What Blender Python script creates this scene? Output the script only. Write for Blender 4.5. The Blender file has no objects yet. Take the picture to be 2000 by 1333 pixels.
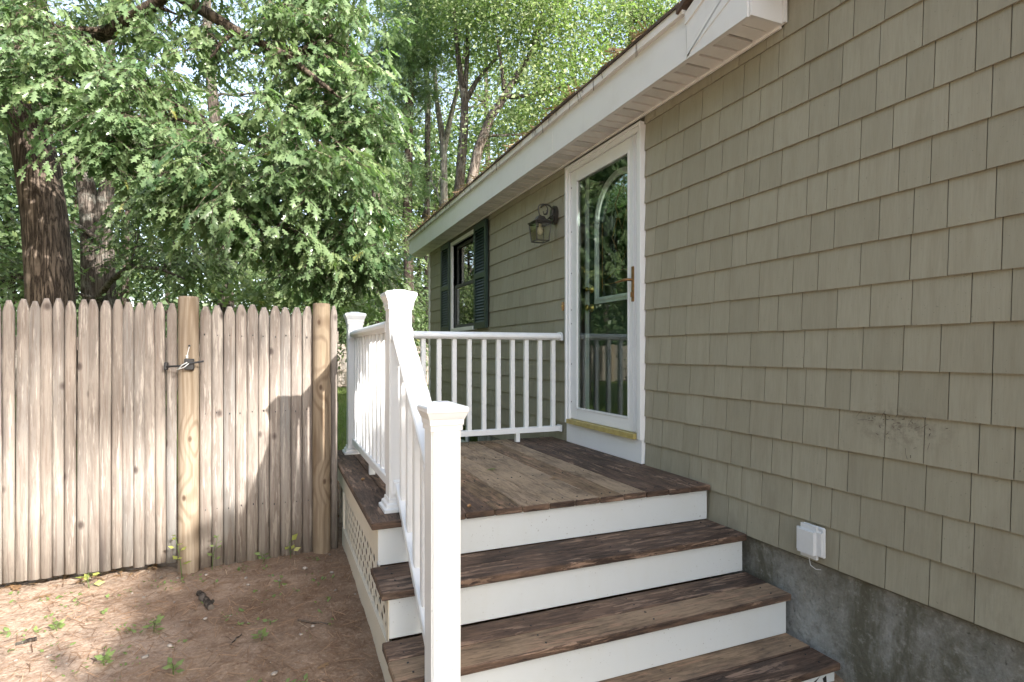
import bpy, bmesh, math, random
import numpy as np
from mathutils import Matrix, Vector

scene = bpy.context.scene
COL = scene.collection
rad = math.radians

# ------------------------------------------------------------------ camera, sky, sun, exposure
CZ = 1.24                                   # eye height above the yard at the fence
YAW = rad(22.7)
cam_data = bpy.data.cameras.new('camera')
cam_data.sensor_width = 36.0
cam_data.lens = 19.94
cam_data.shift_y = 0.0107
cam_data.clip_start = 0.05
cam_data.clip_end = 2000
cam = bpy.data.objects.new('camera', cam_data)
cam.location = (0, 0, CZ)
cam.rotation_euler = (rad(90), 0, -YAW)
COL.objects.link(cam)
scene.camera = cam

SUN_A, SUN_E = rad(24), rad(26)           # sun behind the camera, a little to the right
sun_pos = Vector((math.sin(SUN_A)*math.cos(SUN_E), -math.cos(SUN_A)*math.cos(SUN_E), math.sin(SUN_E)))
world = bpy.data.worlds.new('World')
scene.world = world
world.use_nodes = True
wn = world.node_tree
wn.nodes.clear()
sky = wn.nodes.new('ShaderNodeTexSky')
sky.sky_type = 'NISHITA'
sky.sun_disc = False
sky.sun_elevation = SUN_E
sky.sun_rotation = math.atan2(sun_pos.x, sun_pos.y)
sky.air_density = 1.0
sky.dust_density = 2.5
sky.ozone_density = 1.0
bg = wn.nodes.new('ShaderNodeBackground')
bg.inputs['Strength'].default_value = 0.15
wo = wn.nodes.new('ShaderNodeOutputWorld')
hsv = wn.nodes.new('ShaderNodeHueSaturation')      # thin bright overcast veil: a paler sky all over
hsv.inputs['Saturation'].default_value = 0.72
hsv.inputs['Value'].default_value = 1.15
wn.links.new(sky.outputs[0], hsv.inputs['Color'])
wn.links.new(hsv.outputs[0], bg.inputs[0])
wn.links.new(bg.outputs[0], wo.inputs[0])

sd = bpy.data.lights.new('sun', 'SUN')
sd.energy = 4.5
sd.angle = rad(0.53)
sd.color = (1.0, 0.965, 0.91)
so = bpy.data.objects.new('sun', sd)
so.rotation_euler = (-sun_pos).to_track_quat('-Z', 'Y').to_euler()
so.location = (4, -10, 12)
COL.objects.link(so)

scene.render.engine = 'CYCLES'
scene.view_settings.view_transform = 'Standard'
scene.view_settings.look = 'None'
scene.view_settings.exposure = 1.78
scene.view_settings.gamma = 1.0
scene.view_settings.use_curve_mapping = False
scene.cycles.max_bounces = 6
scene.cycles.diffuse_bounces = 3
scene.cycles.glossy_bounces = 3
scene.cycles.transmission_bounces = 4
scene.cycles.transparent_max_bounces = 8

# ------------------------------------------------------------------ scene helpers
WM = {}                                      # world matrix of every object we make

def link(o, parent=None, mw=None):
    mw = mw or Matrix.Identity(4)
    COL.objects.link(o)
    WM[o.name] = mw
    if parent is not None:
        o.parent = parent
        o.matrix_parent_inverse = WM[parent.name].inverted()
    o.matrix_basis = mw
    return o

def tag(o, label=None, cat=None, group=None, kind=None):
    if label: o['label'] = label
    if cat: o['category'] = cat
    if group: o['group'] = group
    if kind: o['kind'] = kind
    return o

def empty(name, loc, label, cat, group=None):
    o = bpy.data.objects.new(name, None)
    o.empty_display_size = 0.1
    link(o, None, Matrix.Translation(loc))
    return tag(o, label, cat, group)

def place(name, me, parent=None, loc=(0, 0, 0), rot=None, scale=None, kind=None):
    o = bpy.data.objects.new(name, me)
    mw = Matrix.Translation(loc)
    if rot: mw = mw @ rot
    if scale: mw = mw @ Matrix.Diagonal((scale[0], scale[1], scale[2], 1))
    link(o, parent, mw)
    if kind: o['kind'] = kind
    return o

def tri_mesh(name, V, F, material, var=None, smooth=False):
    """mesh from numpy arrays, F is M x K"""
    V = np.asarray(V, dtype=np.float32).reshape(-1, 3)
    F = np.asarray(F, dtype=np.int32)
    k = F.shape[1]
    me = bpy.data.meshes.new(name)
    me.vertices.add(len(V)); me.vertices.foreach_set('co', V.ravel())
    me.loops.add(F.size); me.loops.foreach_set('vertex_index', F.ravel())
    me.polygons.add(len(F)); me.polygons.foreach_set('loop_start', np.arange(0, F.size, k, dtype=np.int32))
    if smooth: me.polygons.foreach_set('use_smooth', np.ones(len(F), dtype=bool))
    if var is not None:
        a = me.attributes.new('var', 'FLOAT', 'FACE')
        a.data.foreach_set('value', np.asarray(var, dtype=np.float32))
    me.update(calc_edges=True)
    me.materials.append(material)
    return me

class MB:
    """collects simple shapes for one mesh"""
    def __init__(s): s.v = []; s.f = []; s.sm = []
    def add(s, v, f, smooth=False):
        n = len(s.v); s.v += [tuple(p) for p in v]; s.f += [tuple(i+n for i in q) for q in f]; s.sm += [smooth]*len(f)
        return s
    def box(s, x0, x1, y0, y1, z0, z1, c=0.0):
        if c <= 0:
            v = [(x, y, z) for z in (z0, z1) for y in (y0, y1) for x in (x0, x1)]
            return s.add(v, [(0,2,3,1),(4,5,7,6),(0,1,5,4),(2,6,7,3),(0,4,6,2),(1,3,7,5)])
        bm = bmesh.new()
        bmesh.ops.create_cube(bm, size=1)
        for q in bm.verts:
            q.co = ((x0+x1)/2+q.co.x*(x1-x0), (y0+y1)/2+q.co.y*(y1-y0), (z0+z1)/2+q.co.z*(z1-z0))
        bmesh.ops.bevel(bm, geom=bm.edges[:], offset=c, segments=1, affect='EDGES')
        return s.bm(bm)
    def bm(s, bm, smooth=False):
        bm.verts.index_update()
        s.add([v.co.copy() for v in bm.verts], [[v.index for v in f.verts] for f in bm.faces], smooth)
        bm.free(); return s
    def tube(s, pts, r, n=8, caps=True, smooth=True):
        pts = [Vector(p) for p in pts]
        rs = r if isinstance(r, (list, tuple)) else [r]*len(pts)
        ref = None; V = []
        for i, p in enumerate(pts):
            d = (pts[min(i+1, len(pts)-1)] - pts[max(i-1, 0)])
            d = d.normalized() if d.length > 1e-9 else Vector((0, 0, 1))
            if ref is None:
                ref = Vector((1, 0, 0)) if abs(d.x) < .8 else Vector((0, 1, 0))
            a = (ref - d*ref.dot(d)).normalized(); ref = a
            b = d.cross(a)
            for k in range(n):
                t = 2*math.pi*k/n
                V.append(p + (a*math.cos(t)+b*math.sin(t))*rs[i])
        F = []
        for i in range(len(pts)-1):
            for k in range(n):
                k2 = (k+1) % n
                F.append((i*n+k, i*n+k2, (i+1)*n+k2, (i+1)*n+k))
        s.add(V, F, smooth)
        if caps:
            s.add(V[:n], [tuple(range(n-1, -1, -1))]); s.add(V[-n:], [tuple(range(n))])
        return s
    def prism(s, poly, a, b, axis='x'):
        """poly of 2D points extruded from a to b along axis"""
        def mk(p, t):
            return {'x': (t, p[0], p[1]), 'y': (p[0], t, p[1]), 'z': (p[0], p[1], t)}[axis]
        n = len(poly)
        V = [mk(p, a) for p in poly]+[mk(p, b) for p in poly]
        F = [tuple(range(n)), tuple(range(2*n-1, n-1, -1))]+[(i, i+n, (i+1) % n+n, (i+1) % n) for i in range(n)]
        return s.add(V, F)
    def sweep(s, prof, path, up=(0, 0, 1)):
        """2D profile (side, up) swept along a straight path of points"""
        p0, p1 = Vector(path[0]), Vector(path[1])
        d = (p1-p0).normalized(); side = d.cross(Vector(up)).normalized(); u = side.cross(d)
        n = len(prof)
        V = [p0+side*a+Vector(up)*b for a, b in prof]+[p1+side*a+Vector(up)*b for a, b in prof]
        F = [tuple(range(n)), tuple(range(2*n-1, n-1, -1))]+[(i, i+n, (i+1) % n+n, (i+1) % n) for i in range(n)]
        return s.add(V, F)
    def mesh(s, name, material):
        me = bpy.data.meshes.new(name)
        me.from_pydata(s.v, [], s.f)
        me.polygons.foreach_set('use_smooth', s.sm)
        bm = bmesh.new(); bm.from_mesh(me)
        bmesh.ops.recalc_face_normals(bm, faces=bm.faces[:])
        bm.to_mesh(me); bm.free()
        for m in (material if isinstance(material, (list, tuple)) else [material]): me.materials.append(m)
        me.update()
        return me
    def obj(s, name, material, parent=None, kind=None):
        return place(name, s.mesh(name, material), parent, kind=kind)

# ------------------------------------------------------------------ material helpers
class NT:
    def __init__(s, name):
        s.m = bpy.data.materials.new(name); s.m.use_nodes = True
        s.t = s.m.node_tree
        s.b = s.t.nodes['Principled BSDF']; s.out = s.t.nodes['Material Output']
    def n(s, kind, **kw):
        q = s.t.nodes.new(kind)
        for k, v in kw.items():
            if k.startswith('_'): setattr(q, k[1:], v)
            else: s.set(q.inputs[k.replace('__', ' ')], v)
        return q
    def set(s, sock, v):
        if isinstance(v, bpy.types.NodeSocket): s.t.links.new(v, sock)
        else:
            if isinstance(v, tuple) and len(v) == 3 and sock.type == 'RGBA': v = v+(1,)
            sock.default_value = v
    def coords(s, scale=(1, 1, 1), shift=True):
        c = s.n('ShaderNodeTexCoord').outputs['Object']
        if shift:
            r = s.n('ShaderNodeObjectInfo').outputs['Random']
            k = s.n('ShaderNodeVectorMath', _operation='SCALE'); k.inputs[0].default_value = (41.3, 57.7, 33.1)
            s.t.links.new(r, k.inputs['Scale'])
            a = s.n('ShaderNodeVectorMath', _operation='ADD'); s.set(a.inputs[0], c); s.set(a.inputs[1], k.outputs[0]); c = a.outputs[0]
        if scale != (1, 1, 1):
            m = s.n('ShaderNodeVectorMath', _operation='MULTIPLY'); s.set(m.inputs[0], c); m.inputs[1].default_value = scale; c = m.outputs[0]
        return c
    def noise(s, vec, scale, detail=4, rough=.55, dist=0):
        q = s.n('ShaderNodeTexNoise', Scale=scale, Detail=detail, Roughness=rough, Distortion=dist)
        s.set(q.inputs['Vector'], vec); return q.outputs['Fac']
    def ramp(s, fac, stops):
        q = s.n('ShaderNodeValToRGB'); s.set(q.inputs[0], fac)
        e = q.color_ramp.elements
        while len(e) < len(stops): e.new(.5)
        for i, (p, c) in enumerate(stops):
            e[i].position = p; e[i].color = (c, c, c, 1) if isinstance(c, (int, float)) else tuple(c)+(1,)
        return q.outputs[0]
    def mix(s, fac, a, b, mode='MIX'):
        q = s.n('ShaderNodeMix', _data_type='RGBA', _blend_type=mode)
        s.set(q.inputs[0], fac); s.set(q.inputs[6], a); s.set(q.inputs[7], b); return q.outputs[2]
    def math(s, op, a, b=0.0):
        q = s.n('ShaderNodeMath', _operation=op); s.set(q.inputs[0], a); s.set(q.inputs[1], b); return q.outputs[0]
    def rnd(s): return s.n('ShaderNodeObjectInfo').outputs['Random']
    def bump(s, h, strength=.4, dist=.01):
        q = s.n('ShaderNodeBump', Strength=strength, Distance=dist); s.set(q.inputs['Height'], h)
        s.t.links.new(q.outputs[0], s.b.inputs['Normal'])
    def base(s, c, rough=.6, spec=None, metal=None):
        s.set(s.b.inputs['Base Color'], c); s.set(s.b.inputs['Roughness'], rough)
        if spec is not None: s.b.inputs['Specular IOR Level'].default_value = spec
        if metal is not None: s.b.inputs['Metallic'].default_value = metal
        return s.m

def m_plain(name, c, rough=.5, var=.12, nscale=9, metal=None, spec=None, bump=.05):
    t = NT(name); v = t.coords()
    f = t.noise(v, nscale, 5, .6)
    col = t.mix(t.ramp(f, [(.35, 0.0), (.7, 1.0)]), tuple(x*(1-var) for x in c), tuple(min(1, x*(1+var)) for x in c))
    if bump: t.bump(t.noise(v, nscale*12, 3), bump, .004)
    return t.base(col, rough, spec, metal)

def m_white(name, c=(.8, .8, .78), rough=.38, dirt=.1, dirtcol=(.42, .36, .26), speck=0.0):
    t = NT(name); v = t.coords()
    a = t.ramp(t.noise(v, 3.2, 6, .65), [(.5, 0.0), (.85, 1.0)])
    col = t.mix(t.math('MULTIPLY', a, dirt), c, dirtcol)
    s2 = t.ramp(t.noise(t.coords((1, 1, .15)), 16, 4), [(.55, 0.0), (.8, 1.0)])
    col = t.mix(t.math('MULTIPLY', s2, dirt*.5), col, dirtcol)
    if speck:
        k = t.ramp(t.noise(v, 95, 2, .5), [(.70, 0.0), (.74, 1.0)])
        g = t.ramp(t.noise(v, 5, 2), [(.42, 0.0), (.6, 1.0)])
        col = t.mix(t.math('MULTIPLY', t.math('MULTIPLY', k, g), speck), col, (.12, .08, .05))
    t.bump(t.noise(v, 60, 3), .06, .003)
    return t.base(col, rough)

WXW = 2.2
def m_shingle():
    t = NT('khaki_shingle'); v = t.coords((1, 1, 1))
    g = t.coords((1, 1, .05))
    grain = t.noise(g, 150, 4, .6)
    broad = t.noise(t.coords((1, 1, 1), False), .9, 4, .6)
    streak = t.noise(t.coords((1, 1, .12), True), 22, 3, .6)
    c = t.mix(t.rnd(), (.292, .273, .202), (.338, .317, .238))
    c = t.mix(t.math('MULTIPLY', t.ramp(streak, [(.45, 0.0), (.75, 1.0)]), .35), c, (.215, .19, .13))
    c = t.mix(t.math('MULTIPLY', t.ramp(broad, [(.45, 0.0), (.75, 1.0)]), .3), c, (.25, .215, .15))
    c = t.mix(t.math('MULTIPLY', t.ramp(grain, [(.4, 0.0), (.65, 1.0)]), .16), c, (.16, .145, .1))
    sp = t.ramp(t.noise(v, 130, 1, .5), [(.74, 0.0), (.77, 1.0)])
    c = t.mix(t.math('MULTIPLY', sp, .45), c, (.1, .08, .055))
    wv = t.coords((1, 1, 1), False)
    dv = t.n('ShaderNodeVectorMath', _operation='SUBTRACT'); t.set(dv.inputs[0], wv); dv.inputs[1].default_value = (WXW, 1.43, .955)
    d2 = t.n('ShaderNodeVectorMath', _operation='MULTIPLY'); t.set(d2.inputs[0], dv.outputs[0]); d2.inputs[1].default_value = (1, 4.2, 10)
    ln = t.n('ShaderNodeVectorMath', _operation='LENGTH'); t.set(ln.inputs[0], d2.outputs[0])
    sm = t.math('MULTIPLY', t.ramp(ln.outputs['Value'], [(.1, 1.0), (1.0, 0.0)]), t.ramp(t.noise(wv, 34, 5, .75), [(.44, 0.0), (.62, 1.0)]))
    c = t.mix(t.math('MULTIPLY', sm, .62), c, (.095, .07, .05))
    sx = t.n('ShaderNodeSeparateXYZ'); t.set(sx.inputs[0], wv)
    low = t.n('ShaderNodeMapRange'); low.inputs[1].default_value = 1.0; low.inputs[2].default_value = .3; t.set(low.inputs[0], sx.outputs['Z'])
    sp2 = t.ramp(t.noise(t.coords((1, 1, .5), False), 6, 6, .72), [(.5, 0.0), (.68, 1.0)])
    c = t.mix(t.math('MULTIPLY', t.math('MULTIPLY', low.outputs[0], sp2), .35), c, (.15, .12, .085))
    t.bump(grain, .22, .0035)
    return t.base(c, .62, .35)

def m_wood(name, dark, light, axis, bias=.5, contrast=.16, fleck=(.36, .22, .14), rough=.72):
    """weathered stained board; axis = grain direction"""
    t = NT(name)
    sc = {'x': (.12, 1, 1), 'y': (1, .12, 1), 'z': (1, 1, .12)}[axis]
    sc2 = {'x': (.42, 1, 1), 'y': (1, .42, 1), 'z': (1, 1, .42)}[axis]
    g = t.noise(t.coords(sc), 70, 6, .7, .4)
    b = t.noise(t.coords(sc2), 5.5, 6, .68, .3)
    f = t.math('ADD', t.math('MULTIPLY', b, .5), t.math('MULTIPLY', g, .5))
    c = t.mix(t.ramp(f, [(bias-contrast*.55, 0.0), (bias+contrast*.55, 1.0)]), dark, light)
    p = t.math('MULTIPLY', t.ramp(t.noise(t.coords(sc), 38, 5, .7, .8), [(.53, 0.0), (.58, 1.0)]), t.ramp(t.noise(t.coords(sc2), 7, 4), [(.42, 0.0), (.56, 1.0)]))
    c = t.mix(t.math('MULTIPLY', p, .8), c, fleck)
    st = t.ramp(t.noise(t.coords(), 4.5, 6, .7, .4), [(.5, 0.0), (.66, 1.0)])
    c = t.mix(t.math('MULTIPLY', st, .35), c, (.06, .05, .043))
    cr = t.ramp(t.noise(t.coords(sc), 120, 3, .6), [(.3, 1.0), (.36, 0.0)])
    c = t.mix(t.math('MULTIPLY', cr, .75), c, tuple(x*.3 for x in dark))
    t.bump(t.math('SUBTRACT', g, t.math('MULTIPLY', cr, .5)), .5, .006)
    return t.base(c, rough, .3)

def m_picket():
    t = NT('weathered_cedar')
    g = t.noise(t.coords((1, 1, .03)), 120, 6, .75, .3)
    b = t.noise(t.coords((1, 1, .10)), 18, 6, .72, .5)
    hue = t.noise(t.coords((1, 1, .3)), 3.5, 3)
    c = t.mix(t.rnd(), (.235, .198, .165), (.20, .192, .18))
    c = t.mix(t.ramp(hue, [(.42, 0.0), (.6, 1.0)]), c, (.265, .232, .2))
    c = t.mix(t.math('MULTIPLY', t.ramp(b, [(.47, 0.0), (.6, 1.0)]), .75), c, (.15, .128, .112))
    c = t.mix(t.math('MULTIPLY', t.ramp(g, [(.5, 0.0), (.6, 1.0)]), .6), c, (.15, .115, .095))
    c = t.mix(t.math('MULTIPLY', t.ramp(t.noise(t.coords((1, 1, .06)), 55, 4, .7), [(.56, 0.0), (.62, 1.0)]), .6), c, (.40, .36, .315))
    kn = t.n('ShaderNodeTexVoronoi', Scale=7.5); t.set(kn.inputs['Vector'], t.coords((1, 1, .62)))
    k = t.ramp(kn.outputs['Distance'], [(.06, 1.0), (.14, 0.0)])
    c = t.mix(t.math('MULTIPLY', k, .85), c, (.06, .045, .04))
    sv = t.n('ShaderNodeTexVoronoi', Scale=4.2); t.set(sv.inputs['Vector'], t.coords((1, 1, .16)))
    c = t.mix(t.math('MULTIPLY', t.ramp(sv.outputs['Distance'], [(.04, 1.0), (.16, 0.0)]), .6), c, (.07, .06, .06))
    t.bump(t.math('ADD', g, t.math('MULTIPLY', b, .6)), .55, .008)
    return t.base(c, .85, .15)

def m_post(name='treated_post', c0=(.27, .218, .16), c1=(.15, .108, .07), knots=()):
    """treated pine: grain lines that bend round knots; knots = (x, y, z) on the face"""
    t = NT(name)
    v = t.coords((1, 1, 1), False)
    sx = t.n('ShaderNodeSeparateXYZ'); t.set(sx.inputs[0], v)
    ph = t.math('ADD', t.math('MULTIPLY', sx.outputs['X'], 34.0), t.math('MULTIPLY', t.noise(t.coords((1, 1, .16), False), 5.5, 2, .5), 11.0))
    kmask = None
    for (kx, ky, kz) in knots:
        d = t.n('ShaderNodeVectorMath', _operation='SUBTRACT'); t.set(d.inputs[0], v); d.inputs[1].default_value = (kx, ky, kz)
        m = t.n('ShaderNodeVectorMath', _operation='MULTIPLY'); t.set(m.inputs[0], d.outputs[0]); m.inputs[1].default_value = (1, .5, .55)
        l = t.n('ShaderNodeVectorMath', _operation='LENGTH'); t.set(l.inputs[0], m.outputs[0])
        ph = t.math('ADD', ph, t.math('MULTIPLY', t.ramp(l.outputs['Value'], [(0.0, 1.0), (.08, 0.0)]), 3.6))
        k = t.ramp(l.outputs['Value'], [(.006, 1.0), (.012, 0.0)])
        kmask = k if kmask is None else t.math('MAXIMUM', kmask, k)
    f = t.math('ADD', t.math('MULTIPLY', t.math('SINE', t.math('MULTIPLY', ph, 3.2)), .5), .5)
    c = t.mix(t.ramp(f, [(.4, 0.0), (1.0, .75)]), c0, c1)
    c = t.mix(t.math('MULTIPLY', t.ramp(t.noise(t.coords((1, 1, .1)), 14, 5), [(.45, 0.0), (.7, 1.0)]), .6), c, (.25, .205, .16))
    if kmask is not None: c = t.mix(t.math('MULTIPLY', kmask, .9), c, (.06, .035, .022))
    g = t.noise(t.coords((1, 1, .03)), 120, 5, .7)
    c = t.mix(t.math('MULTIPLY', t.ramp(g, [(.48, 0.0), (.62, 1.0)]), .45), c, (.12, .085, .055))
    t.bump(g, .4, .005)
    return t.base(c, .8, .15)

def m_bark(name, c0, c1, scale=9, lichen=0.0):
    t = NT(name)
    r1 = t.noise(t.coords((1, 1, .10)), scale*1.5, 5, .6, .6)
    ridge = t.math('ABSOLUTE', t.math('SUBTRACT', r1, .5))
    h = t.ramp(ridge, [(0.0, 0.0), (.09, 1.0)])
    n2 = t.noise(t.coords((1, 1, .35)), 26, 6, .75)
    f = t.math('ADD', t.math('MULTIPLY', h, .55), t.math('MULTIPLY', n2, .55))
    c = t.mix(t.ramp(f, [(.3, 0.0), (.9, 1.0)]), c0, c1)
    if lichen:
        l = t.ramp(t.noise(t.coords(), 3.5, 6, .7), [(.52, 0.0), (.62, 1.0)])
        c = t.mix(t.math('MULTIPLY', l, lichen), c, (.30, .32, .28))
    t.bump(f, 1.0, .03)
    return t.base(c, .9, .15)

def m_leaf(name, dark, light, extra=(.2, .22, .05), rough=.42, trans=.4):
    t = NT(name)
    a = t.n('ShaderNodeAttribute', _attribute_name='var')
    c = t.ramp(a.outputs['Fac'], [(0.0, dark), (.85, light), (1.0, extra)])
    t.base(c, rough, .5)
    tr = t.n('ShaderNodeBsdfTranslucent')
    t.set(tr.inputs['Color'], t.mix(1.0, c, (1.1, 1.4, .7), 'MULTIPLY'))
    mx = t.n('ShaderNodeMixShader'); mx.inputs[0].default_value = trans
    t.t.links.new(t.b.outputs[0], mx.inputs[1]); t.t.links.new(tr.outputs[0], mx.inputs[2])
    t.t.links.new(mx.outputs[0], t.out.inputs['Surface'])
    return t.m

def m_glass(name, ior=1.7, tint=(.75, .8, .78)):
    t = NT(name)
    t.t.nodes.remove(t.b)
    lw = t.n('ShaderNodeLayerWeight', Blend=.5)
    fr = t.math('ADD', t.math('MULTIPLY', t.math('POWER', lw.outputs['Facing'], 5.0), 1-ior), ior)
    tb = t.n('ShaderNodeBsdfTransparent', Color=tint)
    gb = t.n('ShaderNodeBsdfGlossy', Color=(.95, .97, .95), Roughness=0.012)
    mx = t.n('ShaderNodeMixShader')
    t.t.links.new(fr, mx.inputs[0]); t.t.links.new(tb.outputs[0], mx.inputs[1]); t.t.links.new(gb.outputs[0], mx.inputs[2])
    t.t.links.new(mx.outputs[0], t.out.inputs['Surface'])
    return t.m

def m_concrete():
    t = NT('foundation_concrete'); v = t.coords((1, 1, 1), False)
    n1 = t.noise(v, 2.2, 7, .65, .3)
    c = t.mix(t.ramp(n1, [(.35, 0.0), (.65, 1.0)]), (.19, .18, .15), (.36, .36, .335))
    gr = t.ramp(t.noise(t.coords((1, 1, .45), False), 3.1, 6, .7, .6), [(.42, 0.0), (.56, 1.0)])
    c = t.mix(t.math('MULTIPLY', gr, .8), c, (.095, .088, .055))
    bl = t.ramp(t.noise(t.coords((1, 1, .5), False), 1.7, 4, .6), [(.5, 0.0), (.6, 1.0)])
    c = t.mix(t.math('MULTIPLY', bl, .4), c, (.42, .44, .44))
    ag = t.noise(v, 30, 6, .78)
    c = t.mix(t.math('MULTIPLY', t.ramp(ag, [(.5, 0.0), (.64, 1.0)]), .5), c, (.11, .1, .08))
    c = t.mix(t.math('MULTIPLY', t.ramp(ag, [(.34, 1.0), (.46, 0.0)]), .4), c, (.46, .45, .42))
    po = t.ramp(t.noise(v, 70, 3, .6), [(.27, 1.0), (.33, 0.0)])
    c = t.mix(t.math('MULTIPLY', po, .5), c, (.06, .055, .045))
    t.bump(t.math('ADD', t.noise(v, 45, 5, .7), t.math('MULTIPLY', po, -.6)), .8, .012)
    return t.base(c, .92, .15)

def m_soil():
    t = NT('yard_soil'); v = t.coords((1, 1, 1), False)
    n1 = t.noise(v, 1.4, 6, .65); n2 = t.noise(v, 14, 6, .72); n3 = t.noise(v, 75, 4, .7)
    c = t.mix(t.ramp(n1, [(.36, 0.0), (.64, 1.0)]), (.15, .095, .06), (.28, .2, .14))
    c = t.mix(t.math('MULTIPLY', t.ramp(n2, [(.45, 0.0), (.68, 1.0)]), .75), c, (.13, .077, .048))
    c = t.mix(t.math('MULTIPLY', t.ramp(n3, [(.52, 0.0), (.7, 1.0)]), .5), c, (.40, .31, .235))
    c = t.mix(t.math('MULTIPLY', t.ramp(n3, [(.28, 1.0), (.42, 0.0)]), .6), c, (.06, .037, .025))
    # soil paled as sunlight by the gate, mulch browned as shade by the porch; lawn beyond the fence
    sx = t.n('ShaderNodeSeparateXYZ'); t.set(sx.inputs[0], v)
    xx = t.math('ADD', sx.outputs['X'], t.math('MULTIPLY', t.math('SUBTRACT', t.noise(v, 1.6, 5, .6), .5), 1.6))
    lit_patch = t.n('ShaderNodeMapRange'); lit_patch.inputs[1].default_value = -.15; lit_patch.inputs[2].default_value = -1.0; t.set(lit_patch.inputs[0], xx)
    lit_sand = t.mix(t.ramp(t.noise(v, 40, 5, .75), [(.38, 0.0), (.62, 1.0)]), (.30, .205, .145), (.54, .425, .33))
    c = t.mix(t.math('MULTIPLY', lit_patch.outputs[0], .75), c, lit_sand)
    yy = t.math('ADD', sx.outputs['Y'], t.math('MULTIPLY', t.math('SUBTRACT', t.noise(v, .8, 4), .5), 2.4))
    lawn = t.n('ShaderNodeMapRange'); lawn.inputs[1].default_value = 5.6; lawn.inputs[2].default_value = 6.6; t.set(lawn.inputs[0], yy)
    gcol = t.mix(t.noise(v, 3, 5), (.10, .14, .04), (.19, .215, .075))
    c = t.mix(lawn.outputs[0], c, gcol)
    t.bump(t.math('ADD', n2, t.math('MULTIPLY', n3, .7)), .55, .025)
    return t.base(c, .95, .1)

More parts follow.
